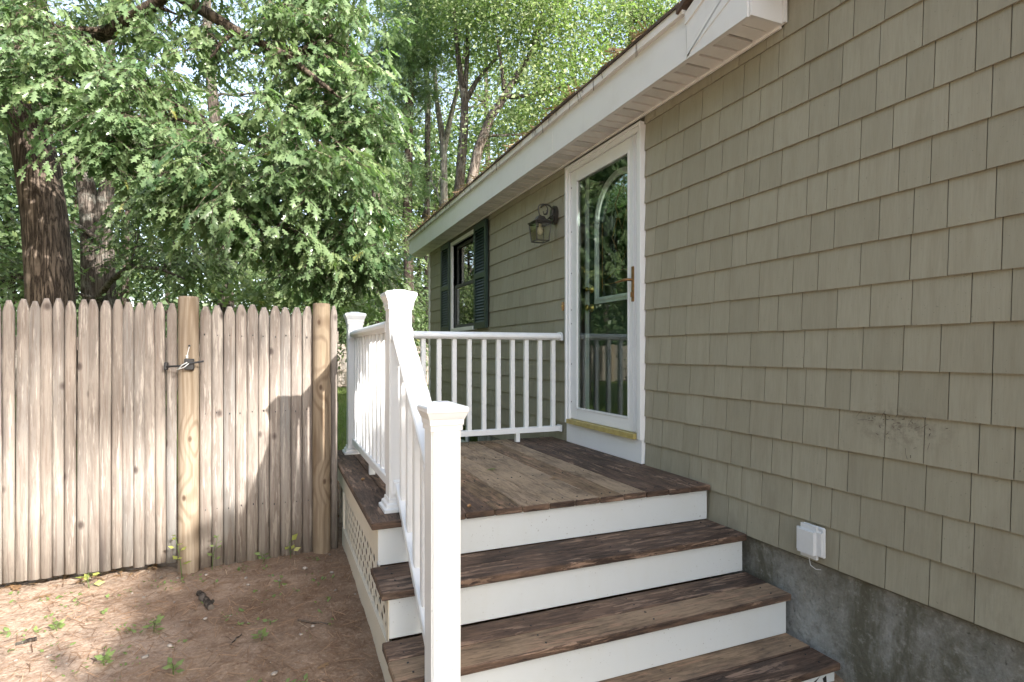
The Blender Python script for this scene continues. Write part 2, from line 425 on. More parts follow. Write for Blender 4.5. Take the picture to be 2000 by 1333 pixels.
MAT = {
    'pvc': m_white('white_vinyl', (.76, .77, .765), .36, .13, (.45, .42, .33), speck=.25),
    'trim': m_white('white_aluminium_trim', (.70, .70, .68), .42, .22, (.4, .36, .29)),
    'soffit': m_white('white_vinyl_soffit', (.76, .745, .71), .5, .2, (.46, .41, .33)),
    'riser': m_white('white_painted_riser', (.56, .585, .585), .45, .18, (.46, .42, .3), speck=.8),
    'skirt': m_white('cream_painted_board', (.64, .585, .475), .55, .3, (.36, .3, .2), speck=.4),
    'doorwhite': m_white('white_door_paint', (.76, .77, .77), .36, .08),
    'shingle': m_shingle(),
    'sheath': m_plain('dark_siding_groove', (.12, .11, .082), .8),
    'concrete': m_concrete(),
    'deck_dark': m_wood('dark_stained_board', (.034, .022, .016), (.15, .095, .065), 'y', .51, .16, (.3, .2, .14)),
    'deck_tan': m_wood('worn_tan_board', (.11, .074, .048), (.36, .265, .172), 'y', .47, .17, (.36, .265, .18)),
    'deck_mid': m_wood('worn_brown_board', (.065, .04, .024), (.25, .17, .1), 'y', .49, .16),
    'step_dark': m_wood('dark_stained_tread', (.034, .022, .016), (.15, .094, .063), 'x', .51, .16, (.32, .215, .15)),
    'step_tan': m_wood('worn_tan_tread', (.085, .055, .034), (.31, .215, .135), 'x', .47, .16),
    'picket': m_picket(),
    'post': m_post(knots=((-.44, 3.64, .75), (-.47, 3.645, .42))),
    'post_b': m_post('treated_knotty_post', (.24, .185, .125), (.125, .086, .054), ((.248, 3.63, 1.42), (.258, 3.627, 1.025), (.28, 3.63, .45))),
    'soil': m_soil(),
    'green': m_plain('dark_green_shutter', (.009, .03, .022), .45, .2, 6),
    'doorgreen': m_plain('dark_green_door', (.006, .022, .016), .4, .2, 6),
    'brass': m_plain('brass', (.62, .42, .13), .28, .2, 30, metal=1.0),
    'bronze': m_plain('worn_bronze_handle', (.30, .17, .07), .38, .3, 40, metal=.8),
    'yellow': m_plain('yellow_threshold', (.40, .32, .11), .5, .2, 20),
    'pewter': m_plain('grey_metal_lantern', (.065, .06, .052), .42, .3, 40, metal=.6),
    'blackm': m_plain('black_iron', (.012, .012, .013), .45, .2, 40),
    'steel': m_plain('bright_steel', (.6, .6, .58), .3, .1, 40, metal=1.0),
    'dark': m_plain('dark_interior', (.012, .013, .012), .8),
    'glass': m_glass('door_glass', .055, (.84, .89, .85)),
    'wglass': m_glass('window_glass', .06, (.55, .58, .57)),
    'lglass': m_glass('lantern_glass', .07, (.72, .70, .60)),
    'screen': m_plain('grey_window_sash', (.05, .05, .05), .6),
    'greybox': m_plain('pale_grey_plastic', (.62, .63, .63), .45, .06),
    'roof': m_plain('roof_shingle_edge', (.10, .07, .05), .9, .4, 40, bump=.6),
    'litter': m_plain('brown_needle_litter', (.26, .15, .075), .9, .5, 30),
    'bark_oak': m_bark('oak_bark', (.035, .026, .02), (.15, .115, .088), 11),
    'bark_dark': m_bark('dark_bark', (.022, .017, .014), (.085, .066, .052), 10, .25),
    'bark_pale': m_bark('pale_bark', (.11, .098, .085), (.3, .28, .25), 8, .4),
    'bark_grey': m_bark('grey_brown_bark', (.04, .032, .026), (.15, .125, .105), 10, .3),
    'twig': m_plain('twig_brown', (.07, .05, .035), .85, .3, 30),
    'oak_leaf': m_leaf('oak_leaf', (.065, .118, .05), (.205, .27, .135), (.23, .24, .07), .27, .42),
    'oak_leaf2': m_leaf('far_oak_leaf', (.065, .105, .044), (.18, .235, .105), (.19, .2, .06), .42, .42),
    'bright_leaf': m_leaf('bright_leaf', (.12, .165, .065), (.26, .31, .15), (.2, .22, .06), .42, .48),
    'deep_leaf': m_leaf('deep_leaf', (.045, .083, .036), (.13, .18, .08), (.1, .13, .04), .45, .36),
    'pine_leaf': m_leaf('pine_needle', (.065, .12, .05), (.15, .22, .095), (.18, .24, .1), .5, .3),
    'weed_yellow': m_leaf('yellow_weed_leaf', (.24, .27, .06), (.36, .36, .10), (.4, .38, .13), .5, .4),
    'weed_green': m_leaf('green_weed_leaf', (.12, .17, .055), (.2, .26, .085), (.28, .3, .11), .5, .4),
    'grass': m_leaf('grass_blade', (.09, .14, .035), (.20, .25, .07), (.3, .28, .11), .5, .4),
    'needle': m_leaf('dry_needle', (.09, .045, .024), (.36, .22, .13), (.45, .33, .22), .8, .1),
    'needle_pale': m_leaf('pale_dry_needle', (.2, .13, .075), (.34, .25, .15), (.4, .3, .2), .8, .1),
    'pebble': m_plain('pebble_grey', (.27, .235, .2), .9, .4, 12),
    'dryleaf': m_leaf('dry_leaf', (.14, .075, .035), (.26, .16, .08), (.32, .22, .1), .7, .15),
    'cone': m_plain('pine_cone_brown', (.13, .085, .06), .8, .5, 60),
    'acorn': m_plain('acorn_tan', (.30, .17, .075), .5, .2, 30),
    'bulb': m_plain('frosted_bulb', (.55, .52, .42), .4, .05),
    'paintblack': m_plain('flaked_black_paint', (.015, .014, .014), .7),
    'rawwood': m_plain('raw_orange_wood', (.45, .26, .11), .7, .25, 20),
}

# ------------------------------------------------------------------ ground
def smooth01(t):
    t = np.clip(t, 0, 1); return t*t*(3-2*t)

def gz(x, y):
    """yard height: level at the fence, falling towards the foot of the steps"""
    x = np.asarray(x, float); y = np.asarray(y, float)
    z = -0.235*smooth01((2.75-y)/1.9)
    return z + .010*np.sin(x*2.3+1)*np.sin(y*1.9) + .006*np.sin(x*5.1+y*3.7)

def build_ground():
    rng = np.random.default_rng(3)
    def axis(lo, hi, step, far):
        a = np.arange(lo, hi+1e-6, step)
        o = [hi]; s = step
        while o[-1] < far: s *= 1.35; o.append(o[-1]+s)
        l = [lo]; s = step
        while l[-1] > -far: s *= 1.35; l.append(l[-1]-s)
        return np.array(l[1:][::-1]+list(a)+o[1:])
    X = axis(-3.2, 2.4, .035, 600); Y = axis(-.2, 5.2, .035, 600)
    xx, yy = np.meshgrid(X, Y)
    zz = gz(xx, yy)
    near = ((xx > -3.4) & (xx < 2.5) & (yy > -.4) & (yy < 5.4))
    r = rng.normal(0, 1, xx.shape)
    for k in range(2): r = (r+np.roll(r, 1, 0)+np.roll(r, 1, 1)+np.roll(r, -1, 0)+np.roll(r, -1, 1))/3.2
    zz = zz+near*r*.0045
    zz = np.where((np.abs(xx) > 60) | (np.abs(yy) > 60), 0, zz)
    n, m = xx.shape
    V = np.stack([xx, yy, zz], -1).reshape(-1, 3)
    i = np.arange(n*m).reshape(n, m)
    F = np.stack([i[:-1, :-1], i[:-1, 1:], i[1:, 1:], i[1:, :-1]], -1).reshape(-1, 4)
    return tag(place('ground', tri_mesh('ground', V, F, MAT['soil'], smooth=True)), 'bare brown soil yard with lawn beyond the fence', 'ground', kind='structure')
ground = build_ground()

# ------------------------------------------------------------------ house
WX = 2.2
SOF = CZ+1.522                # soffit height
SB = CZ-.92                   # bottom of the siding
Y0, Y1 = .3, 8.51           # house corners along the wall
RK0, RKP = 2.35, 1.32         # gable wing: rake springs, peak
PITCH = .405
house = empty('house', (WX, 4, 0), 'shingled house with white eaves, glass storm door and shuttered window', 'house')

def rake_z(y): return SOF+PITCH*(RK0-y if y > RKP else RK0-2*RKP+y)
DOOR = (3.08, 4.0, CZ-.72, CZ+1.43)
WIN = (6.36, 7.28, CZ+.31, CZ+1.41)

def wall_cells():
    mb = MB()
    ys = [2.35, DOOR[0], DOOR[1], WIN[0], WIN[1], Y1]
    zs = [SB-.01, CZ-.72, WIN[2], WIN[3], DOOR[3], SOF+.25]
    for a, b in zip(ys, ys[1:]):
        for c, d in zip(zs, zs[1:]):
            ym, zm = (a+b)/2, (c+d)/2
            if DOOR[0] < ym < DOOR[1] and zm < DOOR[3] and zm > DOOR[2]: continue
            if WIN[0] < ym < WIN[1] and WIN[2] < zm < WIN[3]: continue
            mb.box(WX, WX+.12, a, b, c, d)
    mb.prism([(Y0, SB-.01), (2.35, SB-.01), (2.35, SOF+.25), (RK0, rake_z(RK0)+.25), (RKP, rake_z(RKP)+.25), (Y0, rake_z(Y0)+.25)], WX, WX+.12, 'x')
    return mb.obj('wall', MAT['sheath'], house)
wall = wall_cells()
mb = MB()                                                     # the other sides, closed
mb.box(WX+.12, 8, Y1-.12, Y1, 0, SOF+.25); mb.box(7.9, 8.02, Y0, Y1-.12, 0, SOF+.2); mb.box(WX+.12, 7.9, Y0, Y0+.12, 0, SOF+.2)
mb.obj('side_wall', MAT['shingle'], house)
MB().box(WX+1.6, WX+1.7, Y0+.2, Y1-.2, CZ-.72, SOF+.2).obj('inner_wall', MAT['dark'], house)
MB().box(WX+.12, WX+1.6, Y0+.2, Y1-.2, CZ-.76, CZ-.73).obj('inner_floor', MAT['dark'], house)

# foundation with the basement window
BW = (6.35, 7.35, CZ-1.18, CZ-.935)
mb = MB()
for a, b, c, d in ((Y0+.02, BW[0], -.4, SB-.012), (BW[1], Y1-.02, -.4, SB-.012), (BW[0], BW[1], -.4, BW[2])):
    mb.box(WX+.018, WX+.25, a, b, c, d)
foundation = mb.obj('foundation', MAT['concrete'], house)
mb = MB(); f = .035
mb.box(WX+.03, WX+.07, BW[0], BW[0]+f, BW[2], BW[3]); mb.box(WX+.03, WX+.07, BW[1]-f, BW[1], BW[2], BW[3])
mb.box(WX+.03, WX+.07, BW[0]+f, BW[1]-f, BW[2], BW[2]+f); mb.box(WX+.03, WX+.07, (BW[0]+BW[1])/2-.015, (BW[0]+BW[1])/2+.015, BW[2]+f, BW[3])
bw = mb.obj('basement_window', MAT['trim'], house)
MB().box(WX+.05, WX+.055, BW[0]+f, BW[1]-f, BW[2]+f, BW[3]-.002).obj('pane', MAT['wglass'], bw)
MB().box(WX+.2, WX+.21, BW[0], BW[1], BW[2], BW[3]).obj('dark_backing', MAT['dark'], bw)

# shingle siding: every shingle a wedge with its own width
def shingles():
    R = random.Random(11)
    EXPO = .17
    items = []
    nrow = 22
    obst = [(DOOR[0]-.052, DOOR[1]+.056, 0, CZ+1.485),
            (5.88, 7.78, WIN[2]-.04, 9), (WIN[0]-.06, WIN[1]+.06, WIN[2]-.04, 9)]
    for k in range(nrow):
        zb = SB+k*EXPO
        y = Y0+.03-R.random()*.1
        while y < Y1-.035:
            w = R.choice((.10, .115, .13, .145, .16, .175, .195))
            a, b = max(y, Y0+.03), min(y+w, Y1-.035)
            y += w
            if b-a < .02: continue
            zt = zb+EXPO+.012
            segs = [(a, b)]
            for (o0, o1, p0, p1) in obst:
                if zb+EXPO*.5 > p0 and zb < p1-.02:
                    ns = []
                    for (s0, s1) in segs:
                        if s1 <= o0 or s0 >= o1: ns.append((s0, s1)); continue
                        if s0 < o0: ns.append((s0, o0))
                        if s1 > o1: ns.append((o1, s1))
                    segs = ns
            for (s0, s1) in segs:
                if s1-s0 < .012: continue
                ym = (s0+s1)/2
                if s0 > 1.945: top = SOF-.004
                else: top = rake_z(max(min(ym, 1.93), Y0))+.06
                if zb > top-.02: continue
                tp = min(zt, top)
                items.append((s0+.0017, s1-.0017, zb+R.uniform(-.0012, .0012), tp, R.uniform(-.0012, .0012), EXPO))
    return items

def shingle_geo(it):
    a, b, z0, z1, dx, ex = it
    fr = (z1-z0)/(ex+.012)
    xb, xt = WX-.0135+dx, WX-.0135+dx+.0108*fr
    v = [(xb, a, z0), (xb, b, z0), (xb+.0085, b, z0), (xb+.0085, a, z0), (xt, a, z1), (xt, b, z1), (WX-.0003, b, z1), (WX-.0003, a, z1)]
    fcs = [(0, 1, 5, 4), (0, 3, 2, 1), (4, 5, 6, 7), (0, 4, 7, 3), (1, 2, 6, 5)]
    return v, fcs
items = shingles()
def seen(it):
    """rough size in view"""
    y = (it[0]+it[1])/2; z = (it[2]+it[3])/2
    Zf = WX*math.sin(YAW)+y*math.cos(YAW); Xr = WX*math.cos(YAW)-y*math.sin(YAW)
    if Zf < .3: return 0
    u = Xr/Zf; v = (z-CZ)/Zf
    if not (-.92 < u < .915 and -.6 < v < .64): return 0
    if z < CZ-.72 and y > 2.45: return 0.001
    return (it[1]-it[0])/Zf/Zf
items.sort(key=seen, reverse=True)
for it in items[:300]:
    v, fcs = shingle_geo(it)
    MB().add(v, fcs).obj('shingle', MAT['shingle'], wall)
mb = MB()
for it in items[300:]:
    mb.add(*shingle_geo(it))
mb.obj('shingle_field', MAT['shingle'], wall, kind='stuff')

# corner boards
MB().box(WX-.022, WX+.06, Y1-.033, Y1+.02, SB-.01, SOF-.006).obj('corner_board', MAT['trim'], house)
MB().box(WX-.022, WX+.06, Y0-.02, Y0+.028, SB-.01, rake_z(Y0)-.006).obj('corner_board', MAT['trim'], house)

# eave: soffit slats, fascia, drip edge, roof
FX = 1.98
EY0, EY1 = 1.955, 8.93
MB().box(FX+.004, WX-.001, EY0+.004, EY1-.004, SOF+.012, SOF+.03).obj('soffit_backing', MAT['sheath'], house)
soffit = MB().box(FX+.003, FX+.022, EY0, EY1, SOF-.003, SOF+.012).box(WX-.03, WX-.0185, EY0, EY1, SOF-.014, SOF+.012).obj('soffit', MAT['soffit'], house)
def perforated():
    t = NT('perforated_soffit'); v = t.coords((1, 1, 0), False)
    vo = t.n('ShaderNodeTexVoronoi', Scale=165, Randomness=0.0); t.set(vo.inputs['Vector'], v)
    h = t.ramp(vo.outputs['Distance'], [(.26, 1.0), (.32, 0.0)])
    return t.base(t.mix(h, (.74, .725, .69), (.4, .39, .36)), .5)
MAT['perf'] = perforated()
def slat_mesh(m, name):
    mb = MB()
    mb.prism([(.005, -.0), (.008, -.012), (.086, -.012), (.089, 0)], FX+.0222, WX-.0302, 'x')
    me = mb.mesh(name, m); return me
sl_a, sl_b = slat_mesh(MAT['soffit'], 'soffit_slat'), slat_mesh(MAT['perf'], 'soffit_slat')
n = int((EY1-EY0)/.0985)
for k in range(n):
    y = EY0+.06+k*.0985
    if y+.1 > EY1: break
    place('soffit_slat', sl_b if k % 3 == 1 else sl_a, soffit, (0, y, SOF+.012))
MB().box(FX+.0222, WX-.0302, EY0, EY0+.062, SOF-.001, SOF+.01).obj('end_strip', MAT['soffit'], soffit)

for (a, b) in ((EY0, 2.36), (2.362, 3.90), (3.902, 6.39), (6.392, EY1)):
    top = .166
    if a < 2: continue
    d = 0 if a != 3.902 else .0015
    MB().box(FX-.012-d, FX-d, a, b, SOF-.006, SOF+top).obj('fascia', MAT['trim'], house)
# the boxed return at the near end: rises with the rake
mb = MB().prism([(EY0, SOF-.006), (2.36, SOF-.006), (2.36, SOF+.166), (EY0, SOF+.166+PITCH*(2.36-EY0))], FX-.012, FX, 'x')
mb.obj('return_panel', MAT['trim'], house)
MB().prism([(2.352, SOF+.004), (2.358, SOF+.007), (RKP, SOF+.007+PITCH*(2.36-RKP)), (RKP, SOF+.23+PITCH*(2.36-RKP)), (2.36, SOF+.23)], FX-.016, FX-.0125, 'x').obj('rake_board', MAT['trim'], house)
MB().prism([(RKP, SOF+.23+PITCH*(2.36-RKP)), (2.362, SOF+.23), (2.362, SOF+.17), (RKP, SOF+.17+PITCH*(2.36-RKP))], FX-.024, FX-.0162, 'x').obj('rake_strip', MAT['trim'], house)
MB().prism([(RKP, SOF+.007+PITCH*(2.36-RKP)), (Y0-.06, SOF+.01), (Y0-.06, SOF+.235), (RKP, SOF+.23+PITCH*(2.36-RKP))], FX-.016, FX-.004, 'x').obj('rake_board', MAT['trim'], house)
MB().box(FX-.0, WX-.019, EY0-.014, EY0-.001, SOF-.002, SOF+.332).obj('return_end', MAT['trim'], house)
MB().box(WX-.034, WX-.0168, EY0-.03, EY0-.0145, SOF-.0, SOF+.34).obj('return_channel', MAT['trim'], house)
MB().box(FX-.006, FX+.02, 2.364, EY1, SOF+.1662, SOF+.232).obj('upper_fascia', MAT['trim'], house)
MB().box(FX-.034, FX+.02, 2.37, EY1+.01, SOF+.2325, SOF+.278).obj('drip_edge', MAT['soffit'], house)
MB().box(FX-.012, WX+.0, EY1, EY1+.012, SOF-.006, SOF+.232).obj('fascia_end', MAT['trim'], house)
# rake soffit over the gable wing
MB().prism([(EY0-.02, SOF+.26), (RKP, SOF+PITCH*(RK0-RKP)+.06), (RKP, SOF+PITCH*(RK0-RKP)+.075), (EY0-.02, SOF+.275)], FX+.002, WX-.001, 'x').obj('rake_soffit', MAT['soffit'], house)
# roof slabs with a ragged shingle edge
def roof_slab():
    mb = MB()
    R = random.Random(5)
    y = 2.38
    while y < EY1:
        w = R.uniform(.2, .33); e = R.uniform(-.006, .008)
        x0 = FX-.05+e
        b = min(y+w-.004, EY1+.03)
        z0 = SOF+.2785
        s = .42
        mb.prism([(x0, z0), (x0, z0+.014+R.uniform(-.002, .003)), (6.2, z0+.014+(6.2-x0)*s), (6.2, z0+(6.2-x0)*s)], y, b, 'y')
        y += w
    mb.prism([(6.2, SOF+.28+4.27*.42), (6.2, SOF+.30+4.27*.42), (9, SOF+.9), (9, SOF+.88)], 2.38, EY1, 'y')
    return mb.obj('roof', MAT['roof'], house)
roof_slab()
pk = rake_z(RKP)
mb = MB()
mb.prism([(RKP, pk+.26), (2.40, pk+.26-PITCH*(2.40-RKP)), (2.40, pk+.29-PITCH*(2.40-RKP)), (RKP, pk+.29), (Y0-.08, pk+.29-PITCH*(RKP-Y0+.08)), (Y0-.08, pk+.26-PITCH*(RKP-Y0+.08))], FX-.05, 7.6, 'x')
mb.obj('gable_roof', MAT['roof'], house)

# ------------------------------------------------------------------ door
dy0, dy1, dz0, dz1 = 3.03, 4.05, CZ-.565, CZ+1.478
casing = MB()
casing.box(WX-.035, WX+.11, dy0, DOOR[0]-.0, dz0, dz1-.05); casing.box(WX-.035, WX+.11, DOOR[1], dy1, dz0, dz1-.05)
casing.box(WX-.0352, WX+.11, dy0, dy1, dz1-.05, dz1)
casing = casing.obj('door_casing', MAT['doorwhite'], house)
MB().box(WX-.045, WX-.0352, dy0-.001, dy0+.02, dz0, dz1-.002).box(WX-.045, WX-.0352, dy1-.02, dy1+.001, dz0, dz1-.002).box(WX-.0452, WX-.0354, dy0, dy1, dz1-.02, dz1+.001).obj('casing_bead', MAT['doorwhite'], casing)
MB().box(WX-.03, WX+.1, dy0+.004, dy1-.004, CZ-.7185, CZ-.567).obj('kick_board', MAT['doorwhite'], house)
MB().box(WX-.06, WX+.08, DOOR[0]+.004, DOOR[1]-.002, CZ-.566, CZ-.532).obj('threshold', MAT['yellow'], house)
# storm door frame round a full pane
g0, g1, gz0, gz1 = 3.19, 3.905, CZ-.445, CZ+1.345
sdm = MB()
sdm.box(WX-.02, WX+.012, DOOR[0]+.004, g0, CZ-.53, DOOR[3]-.003, .004)
sdm.box(WX-.02, WX+.012, g1, DOOR[1]-.004, CZ-.53, DOOR[3]-.003, .004)
sdm.box(WX-.0195, WX+.0115, g0-.004, g1+.004, CZ-.53, gz0, .004)
sdm.box(WX-.0195, WX+.0115, g0-.004, g1+.004, gz1, DOOR[3]-.003, .004)
storm = sdm.obj('storm_door', MAT['doorwhite'], house)
MB().box(WX-.009, WX-.004, g0-.003, g1+.003, gz0-.003, gz1+.003).obj('pane', MAT['glass'], storm)
mb = MB()
e = .012
for a, b, c, d in ((g0, g0+e, gz0, gz1), (g1-e, g1, gz0, gz1), (g0+e, g1-e, gz0, gz0+e), (g0+e, g1-e, gz1-e, gz1)):
    mb.box(WX-.024, WX-.0095, a, b, c, d)
mb.obj('glazing_bead', MAT['doorwhite'], storm)
MB().box(WX-.030, WX-.0205, DOOR[0]+.03, DOOR[0]+.034, CZ-.52, DOOR[3]-.01).box(WX-.030, WX-.0205, DOOR[0]+.05, DOOR[0]+.053, CZ-.52, DOOR[3]-.01).obj('stile_rib', MAT['doorwhite'], storm)
mb = MB()
for z in (-.4, -.1, .22, .33, .62, .95, 1.3): mb.box(WX-.0222, WX-.0195, DOOR[1]-.022, DOOR[1]-.014, CZ+z, CZ+z+.008)
mb.obj('hinge_screw', MAT['blackm'], storm)
hy = 3.137
hb = MB().box(WX-.032, WX-.0205, hy-.014, hy+.014, CZ+.33, CZ+.565, .005).obj('handle', MAT['bronze'], storm)
mb = MB().tube([(WX-.03, hy, CZ+.475), (WX-.07, hy, CZ+.475), (WX-.078, hy+.02, CZ+.475), (WX-.078, hy+.12, CZ+.468)], [.009, .009, .009, .006], 8)
mb.obj('lever', MAT['bronze'], hb)
MB().box(WX-.042, WX-.032, hy-.007, hy+.007, CZ+.36, CZ+.395, .003).obj('lock', MAT['bronze'], hb)
# entrance door behind
EX = WX+.14
MB().box(WX+.112, WX+.2, DOOR[0]-.03, DOOR[0]+.02, DOOR[2], DOOR[3]).box(WX+.112, WX+.2, DOOR[1]-.02, DOOR[1]+.03, DOOR[2], DOOR[3]).box(WX+.113, WX+.2, DOOR[0]-.03, DOOR[1]+.03, DOOR[3]-.02, DOOR[3]+.03).obj('door_jamb', MAT['doorwhite'], house)
ac, ar, a0, asp = 3.53, .305, CZ+.416, CZ+1.0
mb = MB()
# slab with arched opening: columns left and right of the arch, above and below
mb.box(EX, EX+.04, DOOR[0]+.021, ac-ar, DOOR[2]+.02, DOOR[3]-.022); mb.box(EX, EX+.04, ac+ar, DOOR[1]-.021, DOOR[2]+.02, DOOR[3]-.022)
mb.box(EX, EX+.04, ac-ar, ac+ar, DOOR[2]+.02, a0)
N = 16
arc = [(ac+ar*math.cos(math.pi*i/N), asp+ar*math.sin(math.pi*i/N)) for i in range(N+1)]
for p, q in zip(arc, arc[1:]):
    mb.prism([p, q, (q[0], DOOR[3]-.022), (p[0], DOOR[3]-.022)], EX, EX+.04, 'x')
edoor = mb.obj('entrance_door', MAT['doorgreen'], house)
mb = MB()
tw = .046
def ring(r0, r1, x0, x1):
    for i in range(N):
        t0, t1 = math.pi*i/N, math.pi*(i+1)/N
        P = [(ac+r*math.cos(t), asp+r*math.sin(t)) for r, t in ((r0, t0), (r1, t0), (r1, t1), (r0, t1))]
        mb.prism(P, x0, x1, 'x')
for (w0, w1, x0) in ((ar-.008, ar+tw-.008, EX-.016), (ar+.002, ar+.014, EX-.024)):
    ring(w0, w1, x0, EX-.0005)
    mb.box(x0, EX-.0005, ac-w1, ac-w0, a0-.0, asp); mb.box(x0, EX-.0005, ac+w0, ac+w1, a0, asp)
    mb.box(x0, EX-.0005, ac-w1, ac+w1, a0-(w1-ar), a0-(w0-ar))
mb.obj('arched_trim', MAT['doorwhite'], edoor)
poly = [(ac-ar, a0), (ac+ar, a0)]+arc
MB().prism(poly, EX+.015, EX+.02, 'x').obj('arched_pane', MAT['wglass'], edoor)
mb = MB()                                                   # brass caming
xx = EX+.012
def came(p): mb.tube([(xx, a, CZ+b) for a, b in p], .0032, 5)
came([(ac-.2, .56), (ac-.18, .62), (ac-.05, .6), (ac+.08, .615), (ac+.2, .56)])
came([(ac, 1.24), (ac-.09, 1.1), (ac, .9), (ac+.09, 1.1), (ac, 1.24)])
came([(ac-.06, 1.0), (ac-.13, .86), (ac, .66), (ac+.13, .86), (ac+.06, 1.0)])
came([(ac-.27, .47), (ac-.27, 1.0)]); came([(ac+.27, .47), (ac+.27, 1.0)])
came([(ac-.27, .52), (ac+.27, .52)])
mb.obj('caming', MAT['bronze'], edoor)
def knob(z, r, name):
    mb = MB()
    prof = [(0, .03), (.006, .032), (.012, .014), (.03, .012), (.036, r*.7), (.048, r), (.06, r*.8), (.066, .002)]
    mb.tube([(EX-a, 3.935, CZ+z) for a, _ in prof], [b for _, b in prof], 14)
    mb.obj(name, MAT['brass'], edoor)
knob(.50, .02, 'deadbolt'); knob(.352, .028, 'door_knob')

# ------------------------------------------------------------------ window and shutters
wy0, wy1, wz0, wz1 = WIN
mb = MB(); c = .045
mb.box(WX-.03, WX+.11, wy0-c, wy0, wz0-c, wz1+c); mb.box(WX-.03, WX+.11, wy1, wy1+c, wz0-c, wz1+c)
mb.box(WX-.0302, WX+.11, wy0, wy1, wz1, wz1+c); mb.box(WX-.045, WX+.11, wy0, wy1, wz0-c, wz0)
win = mb.obj('window', MAT['trim'], house)
def sash(z0, z1, x, mname):
    mb = MB(); s = .04
    mb.box(x, x+.03, wy0+.003, wy0+s, z0, z1); mb.box(x, x+.03, wy1-s, wy1-.003, z0, z1)
    mb.box(x, x+.0302, wy0+s, wy1-s, z0, z0+s); mb.box(x, x+.0302, wy0+s, wy1-s, z1-s, z1)
    mb.obj('sash', MAT[mname], win)
    MB().box(x+.012, x+.016, wy0+s-.002, wy1-s+.002, z0+s-.002, z1-s+.002).obj('pane', MAT['wglass'], win)
mid = wz0+.55
sash(mid-.02, wz1-.003, WX+.045, 'screen'); sash(wz0+.003, mid+.018, WX+.012, 'screen')
MB().box(WX+.1205, WX+.125, wy0+.1, wy0+.11, wz0, wz1).box(WX+.3, WX+.31, wy0-.3, wy1+.3, wz0-.2, wz1+.2).obj('dark_backing', MAT['dark'], win)
def shutter(a, b):
    mb = MB(); z0, z1 = wz0-.04, CZ+1.475; s = .045; x0, x1 = WX-.052, WX-.02
    mb.box(x0, x1, a, a+s, z0, z1); mb.box(x0, x1, b-s, b, z0, z1)
    for q, h in ((z0, .07), ((z0+z1)/2-.03, .06), (z1-.07, .07)):
        mb.box(x0+.001, x1-.001, a+s, b-s, q, q+h)
    o = mb.obj('shutter', MAT['green'], house)
    lv = MB()
    for lo, hi in ((z0+.07, (z0+z1)/2-.03), ((z0+z1)/2+.03, z1-.07)):
        k = int((hi-lo)/.032); st = (hi-lo)/k
        for i in range(k):
            q = lo+i*st
            lv.prism([(x0+.004, q+.002), (x0+.009, q), (x1-.004, q+st*.95), (x1-.009, q+st)], a+s, b-s, 'y')
    lv.obj('louvre', MAT['green'], o)
    MB().box(x1-.003, x1-.0005, a+s, b-s, z0+.01, z1-.01).obj('shutter_back', MAT['doorgreen'], o)
shutter(5.90, 6.305); shutter(7.335, 7.74)

# ------------------------------------------------------------------ things on the wall
LY, LZ = 4.25, CZ
lan = empty('wall_lantern', (WX-.02, LY, CZ+1.08), 'dark metal carriage lantern with glass panes mounted on wall beside door', 'lantern')
mb = MB()
pr = [(math.cos(t)*.055, math.sin(t)*.09) for t in [2*math.pi*i/20 for i in range(20)]]
mb.prism([(LY+.02+a, CZ+1.16+b) for a, b in pr], WX-.045, WX-.012, 'x')
mb.prism([(LY+.02+a*.72, CZ+1.16+b*.78) for a, b in pr], WX-.06, WX-.0455, 'x')
mb.obj('backplate', MAT['pewter'], lan)
LX = WX-.19
def arcpts(cx, cz, r, t0, t1, n=14): return [(cx+r*math.cos(t0+(t1-t0)*i/n), LY, cz+r*math.sin(t0+(t1-t0)*i/n)) for i in range(n+1)]
mb = MB()
mb.tube([(WX-.06, LY+.02, CZ+1.13), (WX-.1, LY+.01, CZ+1.12)]+arcpts(WX-.125, CZ+1.185, .065, rad(-30), rad(150)), .008, 8)
mb.tube([(LX, LY, CZ+1.13)]+arcpts(WX-.16, CZ+1.20, .05, rad(200), rad(-80)), .006, 8)
mb.tube(arcpts(WX-.135, CZ+1.175, .022, rad(160), rad(420)), .005, 6)
mb.obj('scroll_arm', MAT['pewter'], lan)
def frust(z0, w0, z1, w1, mb):
    V = [(LX+sx*w, LY+sy*w, z) for z, w in ((z0, w0), (z1, w1)) for sx, sy in ((-1, -1), (1, -1), (1, 1), (-1, 1))]
    mb.add(V, [(3, 2, 1, 0), (4, 5, 6, 7)]+[(i, (i+1) % 4, (i+1) % 4+4, i+4) for i in range(4)])
mb = MB()
frust(CZ+1.062, .086, CZ+1.072, .091, mb); frust(CZ+1.0722, .085, CZ+1.1, .05, mb); frust(CZ+1.1002, .045, CZ+1.13, .03, mb); frust(CZ+1.1302, .012, CZ+1.142, .008, mb)
mb.obj('lantern_roof', MAT['pewter'], lan)
mb = MB(); w1, w0, zt, zb = .078, .062, CZ+1.0618, CZ+.895
for sx, sy in ((-1, -1), (1, -1), (1, 1), (-1, 1)):
    mb.tube([(LX+sx*w1, LY+sy*w1, zt), (LX+sx*w0, LY+sy*w0, zb)], .0055, 6)
for zz_, ww in ((zb, w0), (zt-.006, w1)):
    cs = [(LX+sx*ww, LY+sy*ww, zz_) for sx, sy in ((-1, -1), (1, -1), (1, 1), (-1, 1))]
    for i in range(4): mb.tube([cs[i], cs[(i+1) % 4]], .0055, 6)
mb.obj('cage', MAT['pewter'], lan)
